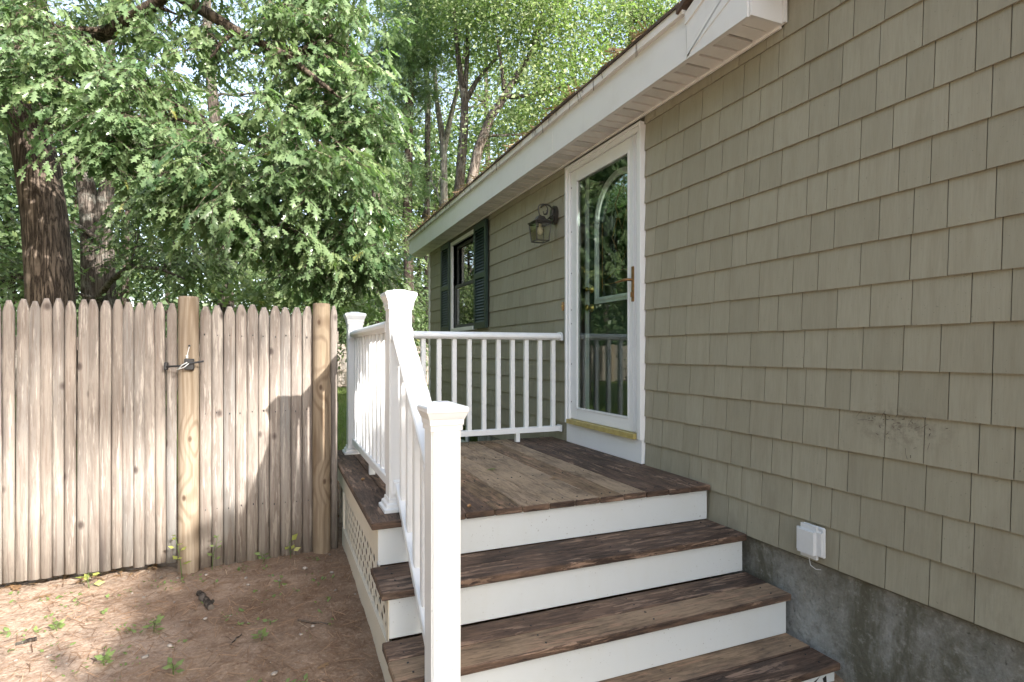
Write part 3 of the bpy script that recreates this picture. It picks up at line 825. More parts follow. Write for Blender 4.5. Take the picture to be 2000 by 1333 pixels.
for (a, b) in (((-1, -1), (1, -1)), ((1, -1), (1, 1)), ((1, 1), (-1, 1)), ((-1, 1), (-1, -1))):
    V = [(LX+a[0]*w0, LY+a[1]*w0, zb), (LX+b[0]*w0, LY+b[1]*w0, zb), (LX+b[0]*w1, LY+b[1]*w1, zt-.004), (LX+a[0]*w1, LY+a[1]*w1, zt-.004)]
    MB().add(V, [(0, 1, 2, 3)]).obj('lantern_pane', MAT['lglass'], lan)
mb = MB(); mb.tube([(LX, LY, CZ+1.06), (LX, LY, CZ+1.03), (LX, LY, CZ+1.02), (LX, LY, CZ+.99), (LX, LY, CZ+.965), (LX, LY, CZ+.955)], [.014, .014, .022, .028, .02, .004], 12)
mb.obj('bulb', MAT['bulb'], lan)
lan.scale = (.88, .88, .88)

mb = MB()
pr = [(math.cos(t)*.016, math.sin(t)*.036) for t in [2*math.pi*i/16 for i in range(16)]]
mb.prism([(4.13+a, CZ+.375+b) for a, b in pr], WX-.026, WX-.012, 'x')
bell = empty('doorbell', (WX-.012, 4.13, CZ+.37), 'small oval orange doorbell plate on the shingles beside the door', 'doorbell')
mb.obj('plate', MAT['rawwood'], bell)
MB().tube([(WX-.026, 4.13, CZ+.375), (WX-.031, 4.13, CZ+.375), (WX-.033, 4.13, CZ+.375)], [.008, .008, .004], 10).obj('button', MAT['brass'], bell)

ob = empty('outlet_box', (WX, 1.78, CZ-.83), 'pale grey weatherproof outlet box low on shingles beside steps', 'outlet box')
bm = bmesh.new(); bmesh.ops.create_cube(bm, size=1)
for q in bm.verts: q.co = (WX-.045+q.co.x*.054, 1.785+q.co.y*.122, CZ-.826+q.co.z*.142)
bmesh.ops.bevel(bm, geom=[e for e in bm.edges], offset=.021, segments=4, affect='EDGES')
MB().bm(bm, False).obj('cover', MAT['greybox'], ob)
MB().box(WX-.024, WX-.008, 1.730, 1.840, CZ-.892, CZ-.760, .006).obj('back_box', MAT['greybox'], ob)
MB().tube([(WX-.03, 1.8, CZ-.9), (WX-.032, 1.79, CZ-.935), (WX-.03, 1.765, CZ-.945), (WX-.03, 1.74, CZ-.938)], .0018, 5).obj('wire', MAT['greybox'], ob)

# bits of dry twig and dirt stuck to the shingles
def twig_debris():
    R = random.Random(8); mb = MB()
    for k in range(46):
        y = R.gauss(1.43, .07); z = CZ-.24-abs(R.gauss(0, .035)) if k < 34 else CZ-.22-R.uniform(0, .17)
        if k > 40: y = R.uniform(1.28, 1.62)
        l = R.uniform(.003, .012) if k < 38 else R.uniform(.02, .045); t = R.uniform(0, 6.28)
        x = WX-.0195
        p = [(x, y, z), (x-.003, y+l*.5*math.cos(t)+R.uniform(-.003, .003), z+l*.5*math.sin(t)), (x, y+l*math.cos(t), z+l*math.sin(t))]
        mb.tube(p, R.uniform(.0004, .0013) if k < 38 else .0006, 4)
    return tag(mb.obj('twig_debris', MAT['twig']), 'scatter of dry twig bits stuck to the shingles right of steps', 'twig debris', kind='stuff')
twig_debris()

# ------------------------------------------------------------------ porch
PX0, PX1 = .373, WX-.018
DZ = CZ-.719
TZ = [CZ-.719, CZ-.912, CZ-1.105, CZ-1.298]
TY = [2.42, 2.165, 1.90, 1.655]
PY1 = 4.33
porch = empty('porch', (1.3, 3.2, 0), 'wooden porch with worn brown boards, white risers, lattice skirt and white railings', 'porch')
RB = random.Random(21)

def board(name, x0, x1, y0, y1, z0, z1, m, c=.004):
    o = MB().box(x0, x1, y0, y1, z0, z1, c).obj(name, [m, MAT['step_dark']], porch)
    for f in o.data.polygons:
        if f.normal.y < -.5: f.material_index = 1          # stain kept on the front edge
    return o
nb = 13; bw_ = (PX1-PX0)/nb
tone = ['deck_dark', 'deck_dark', 'deck_dark', 'deck_dark', 'deck_mid', 'deck_tan', 'deck_tan', 'deck_tan', 'deck_mid', 'deck_tan', 'deck_dark', 'deck_dark', 'deck_dark']
for i in range(nb):
    a = PX0+i*bw_
    board('deck_board', a+.0018, a+bw_-.0018, TY[0]+RB.uniform(-.003, .003), PY1, DZ-.03, DZ+RB.uniform(-.0015, .001), MAT[tone[i]])
ttone = [None, ('step_dark', 'step_dark'), ('step_tan', 'step_dark'), ('step_dark', 'step_tan'), ('step_dark', 'step_tan')]
for k in range(1, 4):
    yf = TY[k]; d = .142
    front, back = ttone[k]
    board('tread_board', PX0, PX1, yf, yf+d-.002, TZ[k]-.032, TZ[k]+RB.uniform(-.002, 0), MAT[front])
    board('tread_board', PX0+.003, PX1, yf+d+.002, yf+2*d-.004, TZ[k]-.032, TZ[k]+RB.uniform(-.002, .001), MAT[back])
SK = .405
# risers
for k in range(4):
    yr = TY[k]+.026
    zb = TZ[k+1]+.002 if k < 3 else CZ-1.475
    MB().box(SK+.0005, PX1-.006, yr-.001, yr+.02, zb, TZ[k]-.0335, .002).obj('riser', MAT['riser'], porch)
# flaked black paint on the lowest riser
mb = MB(); R = random.Random(4)
yy_ = TY[3]+.0255
for pts in ([(2.03, -1.395), (2.055, -1.362), (2.085, -1.35), (2.1, -1.338), (2.06, -1.37), (2.04, -1.4)], [(2.105, -1.36), (2.125, -1.352), (2.13, -1.4), (2.118, -1.405)], [(1.98, -1.43), (2.03, -1.40), (2.03, -1.42), (1.99, -1.45)], [(2.075, -1.4), (2.09, -1.385), (2.095, -1.43), (2.08, -1.44)]):
    mb.prism([(a, CZ+b) for a, b in pts], yy_-.0016, yy_+.002, 'y')
mb.obj('paint_mark', MAT['paintblack'], porch)
# side boards
MB().box(SK, SK+.022, TY[0]+.028, PY1-.03, DZ-.17, DZ-.0315).obj('side_fascia', MAT['skirt'], porch)
MB().box(SK+.022, PX1-.01, PY1-.05, PY1-.03, DZ-.17, DZ-.0315).obj('rear_fascia', MAT['riser'], porch)
MB().box(SK+.03, PX1-.01, PY1-.07, PY1-.0502, -.1, DZ-.18).obj('rear_light_stop', MAT['skirt'], porch)  # unseen board added to keep daylight out from behind the lattice
MB().box(SK+.06, SK+.07, 3.8, PY1-.071, -.1, DZ-.18).obj('side_backing', MAT['deck_dark'], porch)
ZB0, ZB1 = CZ-1.232, CZ-1.125
MB().box(SK-.006, SK+.016, 1.78, 3.78, ZB0-.1, ZB1).obj('bottom_board', MAT['skirt'], porch)
MB().box(SK-.004, SK+.03, 3.735, 3.778, ZB1+.001, DZ-.171).obj('corner_stile', MAT['skirt'], porch)
for k in (1, 2):
    yr = TY[k]+.026
    lo = ZB1+.001 if k == 1 else ZB1-.2
    MB().box(SK-.003, SK+.0, yr-.0, yr+.045, lo, TZ[k]-.0335).obj('step_stile', MAT['skirt'], porch)
def clip_poly(poly, y0, y1, z0, z1):
    def cl(P, f, g):
        out = []
        for i in range(len(P)):
            a, b = P[i-1], P[i]; fa, fb = f(a), f(b)
            if fa >= 0: 
                if fb >= 0: out.append(b)
                else: out.append(g(a, b, fa, fb))
            elif fb >= 0: out += [g(a, b, fa, fb), b]
        return out
    lerp = lambda a, b, fa, fb: (a[0]+(b[0]-a[0])*fa/(fa-fb), a[1]+(b[1]-a[1])*fa/(fa-fb))
    for f in (lambda p: p[0]-y0, lambda p: y1-p[0], lambda p: p[1]-z0, lambda p: z1-p[1]):
        if len(poly) < 3: return []
        poly = cl(poly, f, lerp)
    return poly
lat = MB()
for (y0, y1, z0, z1) in ((TY[0]+.028, 3.735, ZB1-.02, DZ-.165), (TY[1]+.06, TY[0]+.0275, ZB1-.02, TZ[1]-.034)):
    st, w = .094, .033
    for sgn, xo in ((1, 0), (-1, .0017)):
        for i in range(-4, 30):
            c0 = y0-.6+i*st*1.0 if True else 0
            h = z1-z0
            q = w*math.sqrt(2)/2
            if sgn > 0: P = [(c0-q, z0), (c0+q, z0), (c0+q+h, z1), (c0-q+h, z1)]
            else: P = [(c0-q+h, z0), (c0+q+h, z0), (c0+q, z1), (c0-q, z1)]
            P = clip_poly(P, y0, y1, z0, z1)
            if len(P) >= 3: lat.prism(P, SK+.006+xo, SK+.0075+xo, 'x')
lat.obj('lattice', MAT['skirt'], porch)
# nail heads in the boards
nm = MB()
for i in range(nb):
    for f in (.3, .7):
        x = PX0+(i+f)*bw_
        for y in (TY[0]+.06, 3.0, 3.6, 4.2): nm.tube([(x+RB.uniform(-.006, .006), y+RB.uniform(-.008, .008), DZ-.002), (x, y, DZ+.0012)], .0034, 6)
for k in range(1, 4):
    for x in (.44, .95, 1.45, 2.1):
        for d in (.04, .105, .18, .245): nm.tube([(x+RB.uniform(-.01, .01), TY[k]+d, TZ[k]-.003), (x, TY[k]+d, TZ[k]+.0012)], .0034, 6)
nm.obj('nail', MAT['blackm'], porch)
# framing under the deck
mb = MB()
for x in (.8, 1.3, 1.8): mb.box(x, x+.04, TY[0]+.05, PY1-.06, DZ-.17, DZ-.031)
mb.obj('joist', MAT['deck_mid'], porch)

# railings ---------------------------------------------------------
def newel(cx, cy, zbase, ztop, w=.1016, flange=True):
    h = w/2
    bm = bmesh.new(); bmesh.ops.create_cube(bm, size=1)
    for q in bm.verts: q.co = (cx+q.co.x*w, cy+q.co.y*w, (zbase+ztop-.05)/2+q.co.z*(ztop-.05-zbase))
    ve = [e for e in bm.edges if abs(e.verts[0].co.z-e.verts[1].co.z) > .1]
    bmesh.ops.bevel(bm, geom=ve, offset=.006, segments=3, affect='EDGES')
    post = MB().bm(bm).obj('newel_post', MAT['pvc'], porch)
    def stack(levels, name):
        mb = MB()
        V = []; F = []
        for z, q in levels:
            V += [(cx-q, cy-q, z), (cx+q, cy-q, z), (cx+q, cy+q, z), (cx-q, cy+q, z)]
        n = len(levels)
        for i in range(n-1):
            for k in range(4): F.append((i*4+k, i*4+(k+1) % 4, (i+1)*4+(k+1) % 4, (i+1)*4+k))
        F.append((3, 2, 1, 0)); F.append(tuple(range(4*n-4, 4*n)))
        mb.add(V, F); mb.obj(name, MAT['pvc'], post)
    t = ztop
    stack([(t-.092, h+.0015), (t-.092, h+.004), (t-.075, h+.004), (t-.073, h+.007), (t-.055, h+.008), (t-.053, h+.010), (t-.034, h+.0175), (t-.03, h+.02), (t-.018, h+.02), (t-.013, h+.016), (t-.004, h-.016), (t, h-.026)], 'post_cap')
    if flange:
        stack([(zbase+.001, h+.027), (zbase+.014, h+.027), (zbase+.02, h+.017), (zbase+.034, h+.015), (zbase+.04, h+.006), (zbase+.056, h+.004), (zbase+.056, h+.001)], 'post_base')
    return post
RX = .527
PM = (RX, 2.615); PR = (RX, 4.17); PN = (.516, 1.835)
newel(PM[0], PM[1], DZ, CZ+.285)
newel(PR[0], PR[1], DZ, CZ+.285)
newel(PN[0], PN[1], TZ[3], CZ-.165, .099)
HAND = [(-.045, .012), (-.045, .026), (-.04, .034), (-.03, .04), (-.018, .048), (0, .051), (.018, .048), (.03, .04), (.04, .034), (.045, .026), (.045, .012), (.034, 0), (.026, -.006), (-.026, -.006), (-.034, 0)]
BOT = [(-.026, 0), (-.026, .038), (-.022, .042), (.022, .042), (.026, .038), (.026, 0)]
bal_me = None
def railing(p0, p1, ztop0, ztop1, zbot0, zbot1, positions, end0=True, end1=True, foot=None):
    """p0,p1 plan points; z of rail undersides at both ends"""
    a0, a1 = Vector((p0[0], p0[1], ztop0)), Vector((p1[0], p1[1], ztop1))
    b0, b1 = Vector((p0[0], p0[1], zbot0)), Vector((p1[0], p1[1], zbot1))
    rail = MB().sweep(HAND, (a0, a1)).obj('railing', MAT['pvc'], porch)
    for p in rail.data.polygons: p.use_smooth = False
    MB().sweep(BOT, (b0, b1)).obj('bottom_rail', MAT['pvc'], rail)
    L = (Vector(p1)-Vector(p0)).length
    for s in positions:
        f = s/L
        x, y = p0[0]+(p1[0]-p0[0])*f, p0[1]+(p1[1]-p0[1])*f
        z0 = zbot0+(zbot1-zbot0)*f+.028; z1 = ztop0+(ztop1-ztop0)*f+.004
        MB().box(x-.0175, x+.0175, y-.0175, y+.0175, z0, z1, .0035).obj('baluster', MAT['pvc'], rail)
    d = (a1-a0).normalized(); u = Vector((0, 0, 1))
    collar = [(-.052, -.012), (-.052, .036), (-.03, .055), (0, .06), (.03, .055), (.052, .036), (.052, -.012)]
    cb = [(-.033, -.006), (-.033, .048), (.033, .048), (.033, -.006)]
    for on, p, q, sg in ((end0, a0, b0, 1), (end1, a1, b1, -1)):
        if on:
            MB().sweep(collar, (p+d*sg*.0005, p+d*sg*.018)).obj('rail_bracket', MAT['pvc'], rail)
            MB().sweep(cb, (q+d*sg*.0005, q+d*sg*.014)).obj('rail_bracket', MAT['pvc'], rail)
    if foot is not None:
        f = foot/L; x, y = p0[0]+(p1[0]-p0[0])*f, p0[1]+(p1[1]-p0[1])*f
        MB().box(x-.0165, x+.0165, y-.0165, y+.0165, DZ+.001, zbot0+(zbot1-zbot0)*f+.002).obj('rail_foot', MAT['pvc'], rail)
    return rail
h = .052
# back railing to the wall
xs0, xs1 = PR[0]+h, WX-.022
railing((xs0, 4.17), (xs1, 4.17), CZ+.105, CZ+.105, CZ-.648, CZ-.648, [2.108-i*.1205-xs0 for i in range(13) if 2.108-i*.1205-xs0 > .05], foot=1.79-xs0)
# side railing
ys0, ys1 = PM[1]+h, PR[1]-h
n = 11; L = ys1-ys0
railing((RX, ys0), (RX, ys1), CZ+.105, CZ+.105, CZ-.648, CZ-.648, [L*(i+.5)/n for i in range(n)], foot=L/2)
# stair railing
ya, yb = PM[1]-h, PN[1]+.051
sl = .755
railing((RX, ya), (PN[0]+.004, yb), CZ+.075, CZ+.075-sl*(ya-yb), CZ-.625, CZ-.625-sl*(ya-yb), [(ya-yb)*(i+.55)/5.1 for i in range(5)])

# ------------------------------------------------------------------ fence and gate
FY = 3.70
def picket_mesh(seed, w, h):
    R = random.Random(seed)
    n = 6
    def sec(z, ww, dd, off):
        return [(off+ww*math.cos(math.pi*i/n), -dd*math.sin(math.pi*i/n), z) for i in range(n+1)]
    V = []; hw = w/2; d = w*.30
    levels = [(0, 1, 1), (h*.33, R.uniform(.985, 1.0), 1), (h*.66, R.uniform(.97, 1), 1), (h-.06, .98, 1), (h-.034, .80, .92), (h-.010, .5, .7), (h, .38, .55)]
    o = 0
    for z, a, b in levels:
        o += R.uniform(-.0012, .0012)
        V += sec(z, hw*a, d*b, o)
    m = n+1; F = []
    for i in range(len(levels)-1):
        for k in range(n): F.append((i*m+k, i*m+k+1, (i+1)*m+k+1, (i+1)*m+k))
        F.append((i*m+n, i*m, (i+1)*m, (i+1)*m+n))
    F.append(tuple(range(m-1, -1, -1))); F.append(tuple(range((len(levels)-1)*m, len(levels)*m)))
    return MB().add(V, F, False).mesh('picket', MAT['picket'])
def soften(me):
    me.polygons.foreach_set('use_smooth', [abs(p.normal.z) < .95 for p in me.polygons]); return me
PWID = .0503
gate_me = [soften(picket_mesh(i, .0503, 1.465)) for i in range(6)]
fence_me = [soften(picket_mesh(20+i, .0535, 1.56)) for i in range(6)]
RF = random.Random(77)
gate = empty('fence_gate', (-1.5, FY, 0), 'weathered stockade gate of pointed pickets hanging clear of the soil', 'gate')
GX1 = -.512
k = 0; x = GX1-PWID/2
while x > -4.2:
    place('picket', gate_me[RF.randrange(6)], gate, (x, FY+RF.uniform(-.003, .003), .055+RF.uniform(-.006, .006)), Matrix.Rotation(RF.uniform(-.004, .004), 4, 'Y'), (RF.uniform(1.06, 1.16), RF.uniform(.85, 1.1), RF.uniform(.992, 1.004)))
    x -= PWID+RF.uniform(.0, .003); k += 1
for z in (.3, .8, 1.25): MB().box(-4.2, GX1-.01, FY+.0045, FY+.045, z, z+.07).obj('gate_rail', MAT['picket'], gate)
fence = empty('stockade_fence', (0, FY, 0), 'weathered stockade fence of pointed pickets between two round posts beside porch', 'fence')
def round_post(x, y, r, z0, z1, seed):
    R = random.Random(seed)
    lv = [z0, z0+.5*(z1-z0), z1-.02, z1-.008, z1]
    rr = [r*1.02, r, r*.985, r*.965, r*.9]
    o = MB().tube([(x, y, z) for z in lv], rr, 28).obj('fence_post', MAT['post' if seed == 1 else 'post_b'], fence)
    return o
post_a = round_post(-.453, FY-.005, .0535, -.3, 1.555, 1)
post_b = round_post(.266, FY-.02, .0525, -.3, 1.538, 2)
xa, xb = -.398, .214
n = 10; st = (xb-xa)/n
for i in range(n):
    place('picket', fence_me[RF.randrange(6)], fence, (xa+st*(i+.5), FY+RF.uniform(-.003, .003), -.04+RF.uniform(-.006, .006)), Matrix.Rotation(RF.uniform(-.002, .002), 4, 'Y'), (st/.0535*RF.uniform(1.0, 1.07), RF.uniform(.9, 1.05), RF.uniform(.99, 1.004)))
place('picket', fence_me[2], fence, (.343, FY+.02, -.03), None, (.85, 1, 1))
for z in (.3, .85, 1.3): MB().box(xa-.1, .37, FY+.0245, FY+.06, z, z+.07).obj('fence_rail', MAT['picket'], fence)
# galvanised nail heads along the rails
mb = MB()
for z in (.335, .885, 1.335):
    for i in range(n):
        x = xa+st*(i+.5)+RF.uniform(-.006, .006)
        mb.tube([(x, FY-.0185, z+RF.uniform(-.012, .012)), (x, FY-.0155, z)], .0028, 6)
mb.obj('nail', MAT['blackm'], fence)
# latch on the gate post
lx, lz = -.453, 1.172
mb = MB().box(lx-.012, lx+.036, FY-.085, FY-.055, lz-.032, lz+.03, .003)
latch = mb.obj('latch', MAT['blackm'], fence)
MB().tube([(lx+.085, FY-.088, lz+.016), (lx+.03, FY-.09, lz+.006), (lx-.03, FY-.09, lz-.01), (lx-.09, FY-.07, lz-.013), (lx-.105, FY-.04, lz-.014)], .0055, 8).obj('latch_bar', MAT['blackm'], latch)
MB().box(lx-.115, lx-.096, FY-.05, FY-.02, lz-.032, lz+.01, .003).obj('strike_plate', MAT['blackm'], latch)
MB().tube([(lx-.04, FY-.1, lz-.03), (lx-.02, FY-.104, lz-.005), (lx+.005, FY-.1, lz+.01)], .004, 7).tube([(lx-.045, FY-.1, lz-.03), (lx-.01, FY-.108, lz-.018), (lx+.012, FY-.098, lz+.004)], .003, 7).obj('latch_pin', MAT['steel'], latch)
MB().tube([(lx+.002, FY-.07, lz+.03), (lx+.003, FY-.068, lz+.062), (lx+.011, FY-.064, lz+.10)], .002, 5).obj('pull_string', MAT['greybox'], latch)
MB().tube([(lx+.011, FY-.056, lz+.103), (lx+.011, FY-.068, lz+.103)], .006, 8).obj('pull_hole', MAT['blackm'], latch)
MB().box(lx-.006, lx+.008, FY-.075, FY-.06, lz+.032, lz+.052, .002).obj('latch_clip', MAT['steel'], latch)

# far fence across the lawn
ff = empty('far_fence', (0, 20.3, 0), 'distant grey board fence at the far edge of the lawn', 'fence')
def far_fence():
    R = random.Random(6); mb = MB()
    x = -14
    while x < 12:
        w = .13
        mb.box(x+.003, x+w-.003, 20.3+R.uniform(-.006, .006), 20.322, .03, 1.5+R.uniform(-.015, .015)); x += w
    mb.obj('board_panel', MAT['picket'], ff, kind='stuff')
    for z in (.06, .55, 1.2): MB().box(-14, 12, 20.25, 20.292, z, z+.09).obj('fence_rail', MAT['picket'], ff)
    for k in range(10): MB().box(-13.9+k*2.6, -13.78+k*2.6, 20.2, 20.292, 0, 1.56).obj('fence_post', MAT['post'], ff)
far_fence()

# ------------------------------------------------------------------ leaves
def leaf_oak():
    """lobed leaf, length 1 along +y, slight fold and droop"""
    mid = [(0, 0, 0), (0, .30, .012), (0, .56, .006), (0, .80, -.03), (0, 1.03, -.09)]
    side = [(.16, .20, -.02), (.075, .33, -.005), (.29, .48, -.06), (.10, .57, -.015), (.26, .79, -.09), (.09, .82, -.045)]
    V = mid+side+[(-a, b, c) for a, b, c in side]
    F = []
    for o, fl in ((5, False), (11, True)):
        t1, n1, t2, n2, t3, n3 = range(o, o+6)
        q = [(0, t1, n1), (0, n1, 1), (n1, t2, n2), (1, n1, n2), (1, n2, 2), (n2, t3, n3), (2, n2, n3), (2, n3, 3), (3, n3, 4)]
        F += [tuple(reversed(f)) if fl else f for f in q]
    return np.array(V), np.array(F)
def leaf_simple():
    V = [(0, 0, 0), (.30, .42, -.06), (0, 1.0, -.05), (-.30, .42, -.06), (0, .45, .03)]
    F = [(0, 1, 4), (4, 1, 2), (4, 2, 3), (0, 4, 3)]
    return np.array(V), np.array(F)
def leaf_flat():
    V = [(0, 0, 0), (.34, .45, -.05), (0, 1.0, -.03), (-.34, .45, -.05)]
    F = [(0, 1, 2), (0, 2, 3)]
    return np.array(V), np.array(F)
def leaf_needles():
    V = []; F = []
    for i in range(5):
        a = rad(-50+25*i); n = len(V)
        d = (math.sin(a), math.cos(a)); p = (math.cos(a)*.035, -math.sin(a)*.035)
        V += [(p[0], p[1], 0), (-p[0], -p[1], 0), (d[0], d[1], .12*((i % 2)*2-1))]
        F += [(n, n+1, n+2)]
    return np.array(V), np.array(F)
LEAF = {'oak': leaf_oak(), 'simple': leaf_simple(), 'flat': leaf_flat(), 'needle': leaf_needles()}

def leaf_mesh(name, P, D, Nn, S, kind, material, rng, varc=None):
    """P positions, D leaf direction, Nn normals, S sizes"""
    lv, lf = LEAF[kind]
    D = D/np.linalg.norm(D, axis=1, keepdims=True)
    X = np.cross(D, Nn); X /= np.linalg.norm(X, axis=1, keepdims=True)+1e-9
    Zv = np.cross(X, D)
    n = len(P); k = len(lv)
    V = P[:, None, :] + S[:, None, None]*(lv[None, :, 0:1]*X[:, None, :] + lv[None, :, 1:2]*D[:, None, :] + lv[None, :, 2:3]*Zv[:, None, :])
    F = lf[None]+(np.arange(n)*k)[:, None, None]
    var = np.clip(rng.normal(.45, .2, n), 0, .88) if varc is None else varc
    yellow = rng.random(n) < .004
    var = np.where(yellow, 1.0, var)
    return tri_mesh(name, V.reshape(-1, 3), F.reshape(-1, 3), material, np.repeat(var, len(lf)))

def sprays(rng, centers, per, spread, size, flat=.45, droop=.35, outdir=None):
    """leaf sprays about cluster centres"""
    n = len(centers)*per
    c = np.repeat(centers, per, axis=0)
    off = rng.normal(0, 1, (n, 3))*np.array([spread, spread, spread*flat])
    P = c+off
    hor = off.copy(); hor[:, 2] = 0
    D = hor/(np.linalg.norm(hor, axis=1, keepdims=True)+1e-6)+rng.normal(0, .55, (n, 3))
    D[:, 2] -= droop+rng.random(n)*droop
    Nn = rng.normal(0, .8, (n, 3)); Nn[:, 2] += .65
    S = size*rng.uniform(.5, 1.25, n)
    cv = np.repeat(rng.normal(0, .17, len(centers)), per)
    var = np.clip(rng.normal(.45, .17, n)+cv, 0, .88)
    return P, D, Nn, S, var

def twig_sprays(rng, centers, ntw, per, reach, size, droop):
    """leaves set along short drooping twigs that fan out from each cluster centre"""
    m = len(centers)*ntw
    c = np.repeat(centers, ntw, axis=0)+rng.normal(0, reach*.35, (m, 3))*np.array([1, 1, .5])
    a = rng.uniform(0, 2*np.pi, m)
    td = np.stack([np.cos(a), np.sin(a), rng.normal(-.25, .3, m)], 1)
    L = reach*rng.uniform(.6, 1.35, m)
    n = m*per
    t = np.tile(np.linspace(.25, 1.0, per), m)
    T = np.repeat(td, per, axis=0)
    P = np.repeat(c, per, axis=0)+T*(t*np.repeat(L, per))[:, None]
    P[:, 2] -= (t**2)*np.repeat(L, per)*.35
    P += rng.normal(0, .012, (n, 3))
    sd = np.where(np.arange(n) % 2 == 0, 1.0, -1.0)*(1-.7*t)
    S2 = np.stack([-T[:, 1], T[:, 0], np.zeros(n)], 1)
    D = T*.7+S2*sd[:, None]*.9+rng.normal(0, .22, (n, 3))
    D[:, 2] -= droop
    Nn = rng.normal(0, .45, (n, 3)); Nn[:, 2] += .75; Nn += T*.3
    S = size*rng.uniform(.6, 1.2, n)
    cv = np.repeat(rng.normal(0, .16, len(centers)), ntw*per)+np.repeat(rng.normal(0, .08, m), per)
    var = np.clip(rng.normal(.45, .1, n)+cv, 0, .88)
    return P, D, Nn, S, var, c, td, L

def ell(rng, n, c, r, shell=.5):
    d = rng.normal(0, 1, (n, 3)); d /= np.linalg.norm(d, axis=1, keepdims=True)
    q = rng.random(n)**(1/3)*(1-shell)+shell*(.75+.25*rng.random(n))
    return np.array(c)+d*q[:, None]*np.array(r)

def tubes_np(mb, pts, rs, n): mb.tube(pts, rs, n, caps=False)

def wob(a, b, k, amp, R):
    a, b = Vector(a), Vector(b)
    L = (b-a).length
    out = []
    for i in range(k+1):
        t = i/k
        p = a.lerp(b, t)
        if 0 < i < k: p += Vector((R.uniform(-1, 1), R.uniform(-1, 1), R.uniform(-.6, 1)))*amp*L
        out.append(p)
    return out

def make_tree(name, label, cat, base, trunk, blobs, bark, leafm, leaf='flat', size=.16, per=40, spread=.42, seed=1, limbs=(), group=None, flat=.45, droop=.35, cl=8, twigs=True, nseg=12):
    """trunk: [(x,y,z,r)..] world; blobs: [(centre, radii, clusters)]; limbs: extra [(pts, rads)]"""
    R = random.Random(seed); rng = np.random.default_rng(seed)
    root = empty(name, base, label, cat, group)
    mb = MB()
    mb.tube([p[:3] for p in trunk], [p[3] for p in trunk], nseg, caps=False)
    tp = [Vector(p[:3]) for p in trunk]; tr = [p[3] for p in trunk]
    for pts, rr in limbs: mb.tube(pts, rr, 8, caps=False)
    anchors = [(p, r) for p, r in zip(tp[len(tp)//3:], tr[len(tr)//3:])]
    for pts, rr in limbs: anchors += [(Vector(p), r) for p, r in zip(pts, rr)]
    cen = []
    for (c, rd, ncl) in blobs:
        c = Vector(c)
        cc = ell(rng, ncl, c, rd)
        cen.append(cc)
        if twigs:
            a, r = min(anchors, key=lambda q: (q[0]-c).length+abs(q[0].z-c.z)*.3+(2.0 if q[0].z > c.z+.5 else 0))
            r0 = min(r*.55, .02+.02*(c-a).length)
            main = wob(a, c, 4, .05, R)
            mb.tube(main, [r0, r0*.8, r0*.65, r0*.5, r0*.4], 6, caps=False)
            for q in cc[:max(4, len(cc)//2)]:
                s = main[R.randrange(2, 5)]
                pts = wob(s, Vector(q), 3, .07, R)
                mb.tube(pts, [r0*.35, r0*.28, r0*.2, .004], 4, caps=False)
    cen = np.concatenate(cen)
    if leaf == 'oak':
        ntw = max(3, per//9)
        P, D, Nn, S, var, tc, td, tL = twig_sprays(rng, cen, ntw, 9, spread*1.7, size, droop)
        for i in range(len(tc)):
            a = Vector(tc[i]); d = Vector(td[i])*float(tL[i])
            mb.tube([a, a+d*.55+Vector((0, 0, -.1*tL[i])), a+d+Vector((0, 0, -.35*tL[i]))], [.004, .003, .0015], 3, caps=False)
    else:
        P, D, Nn, S, var = sprays(rng, cen, per, spread, size, flat, droop)
    mb.obj('trunk', bark, root)
    place('crown', leaf_mesh('crown', P, D, Nn, S, leaf, leafm, rng, var), root)
    return root

def at(u, Zf, z=0.0):
    """plan point at bearing u (tangent right of the view axis) and distance Zf, height z above the eye"""
    X = u*Zf
    return (X*math.cos(YAW)+Zf*math.sin(YAW), -X*math.sin(YAW)+Zf*math.cos(YAW), CZ+z)
def pu(px): return (px-1000)/1108.0
def pv(py, Zf): return (688-py)/1108.0*Zf

# --- the big oak behind the gate
def px(u, v, Zf): return at(pu(u), Zf, pv(v, Zf))
Zo = 8.0
def tr(u, v, Zf, r): return px(u, v, Zf)+(r,)
base = at(pu(103), Zo, 0)
trunk = [(base[0], base[1], -.1, .36), tr(101, 690, Zo, .30), tr(98, 560, Zo, .28), tr(88, 430, Zo, .268), tr(72, 320, Zo, .258), tr(52, 230, Zo, .25), tr(38, 120, Zo, .24), tr(20, -60, Zo, .2), tr(10, -300, Zo, .15), tr(30, -600, Zo, .08)]
limbs = [
    ([px(38, 250, Zo), px(-15, 205, 7.8), px(-80, 150, 7.4), px(-160, 120, 7)], [.12, .10, .08, .05]),
    ([px(40, 120, Zo), px(130, 85, 7.7), px(215, 62, 7.2), px(300, 10, 6.8), px(380, -60, 6.4), px(480, -120, 6.0)], [.13, .10, .085, .07, .05, .03]),
    ([px(25, -40, Zo), px(150, -60, 7.4), px(330, -20, 6.9), px(460, 60, 6.5), px(560, 110, 6.1), px(650, 180, 5.8)], [.13, .1, .08, .055, .04, .02]),
    ([px(30, 60, Zo), px(170, 110, 7.6), px(330, 190, 7.1), px(430, 260, 6.8), px(540, 300, 6.5), px(660, 370, 6.2)], [.11, .085, .065, .05, .035, .02]),
    ([px(50, 210, Zo), px(110, 250, 7.7), px(200, 290, 7.2), px(330, 350, 6.9), px(470, 400, 6.6), px(600, 470, 6.4)], [.09, .07, .05, .04, .028, .018]),
    ([px(10, -200, Zo), px(200, -230, 7), px(420, -200, 6.2), px(600, -120, 5.8)], [.12, .09, .06, .03]),
]
B = []
def bl(u, v, Zf, ru, rv, rz, n): B.append((px(u, v, Zf), (ru/1108*Zf, rz, rv/1108*Zf), n))
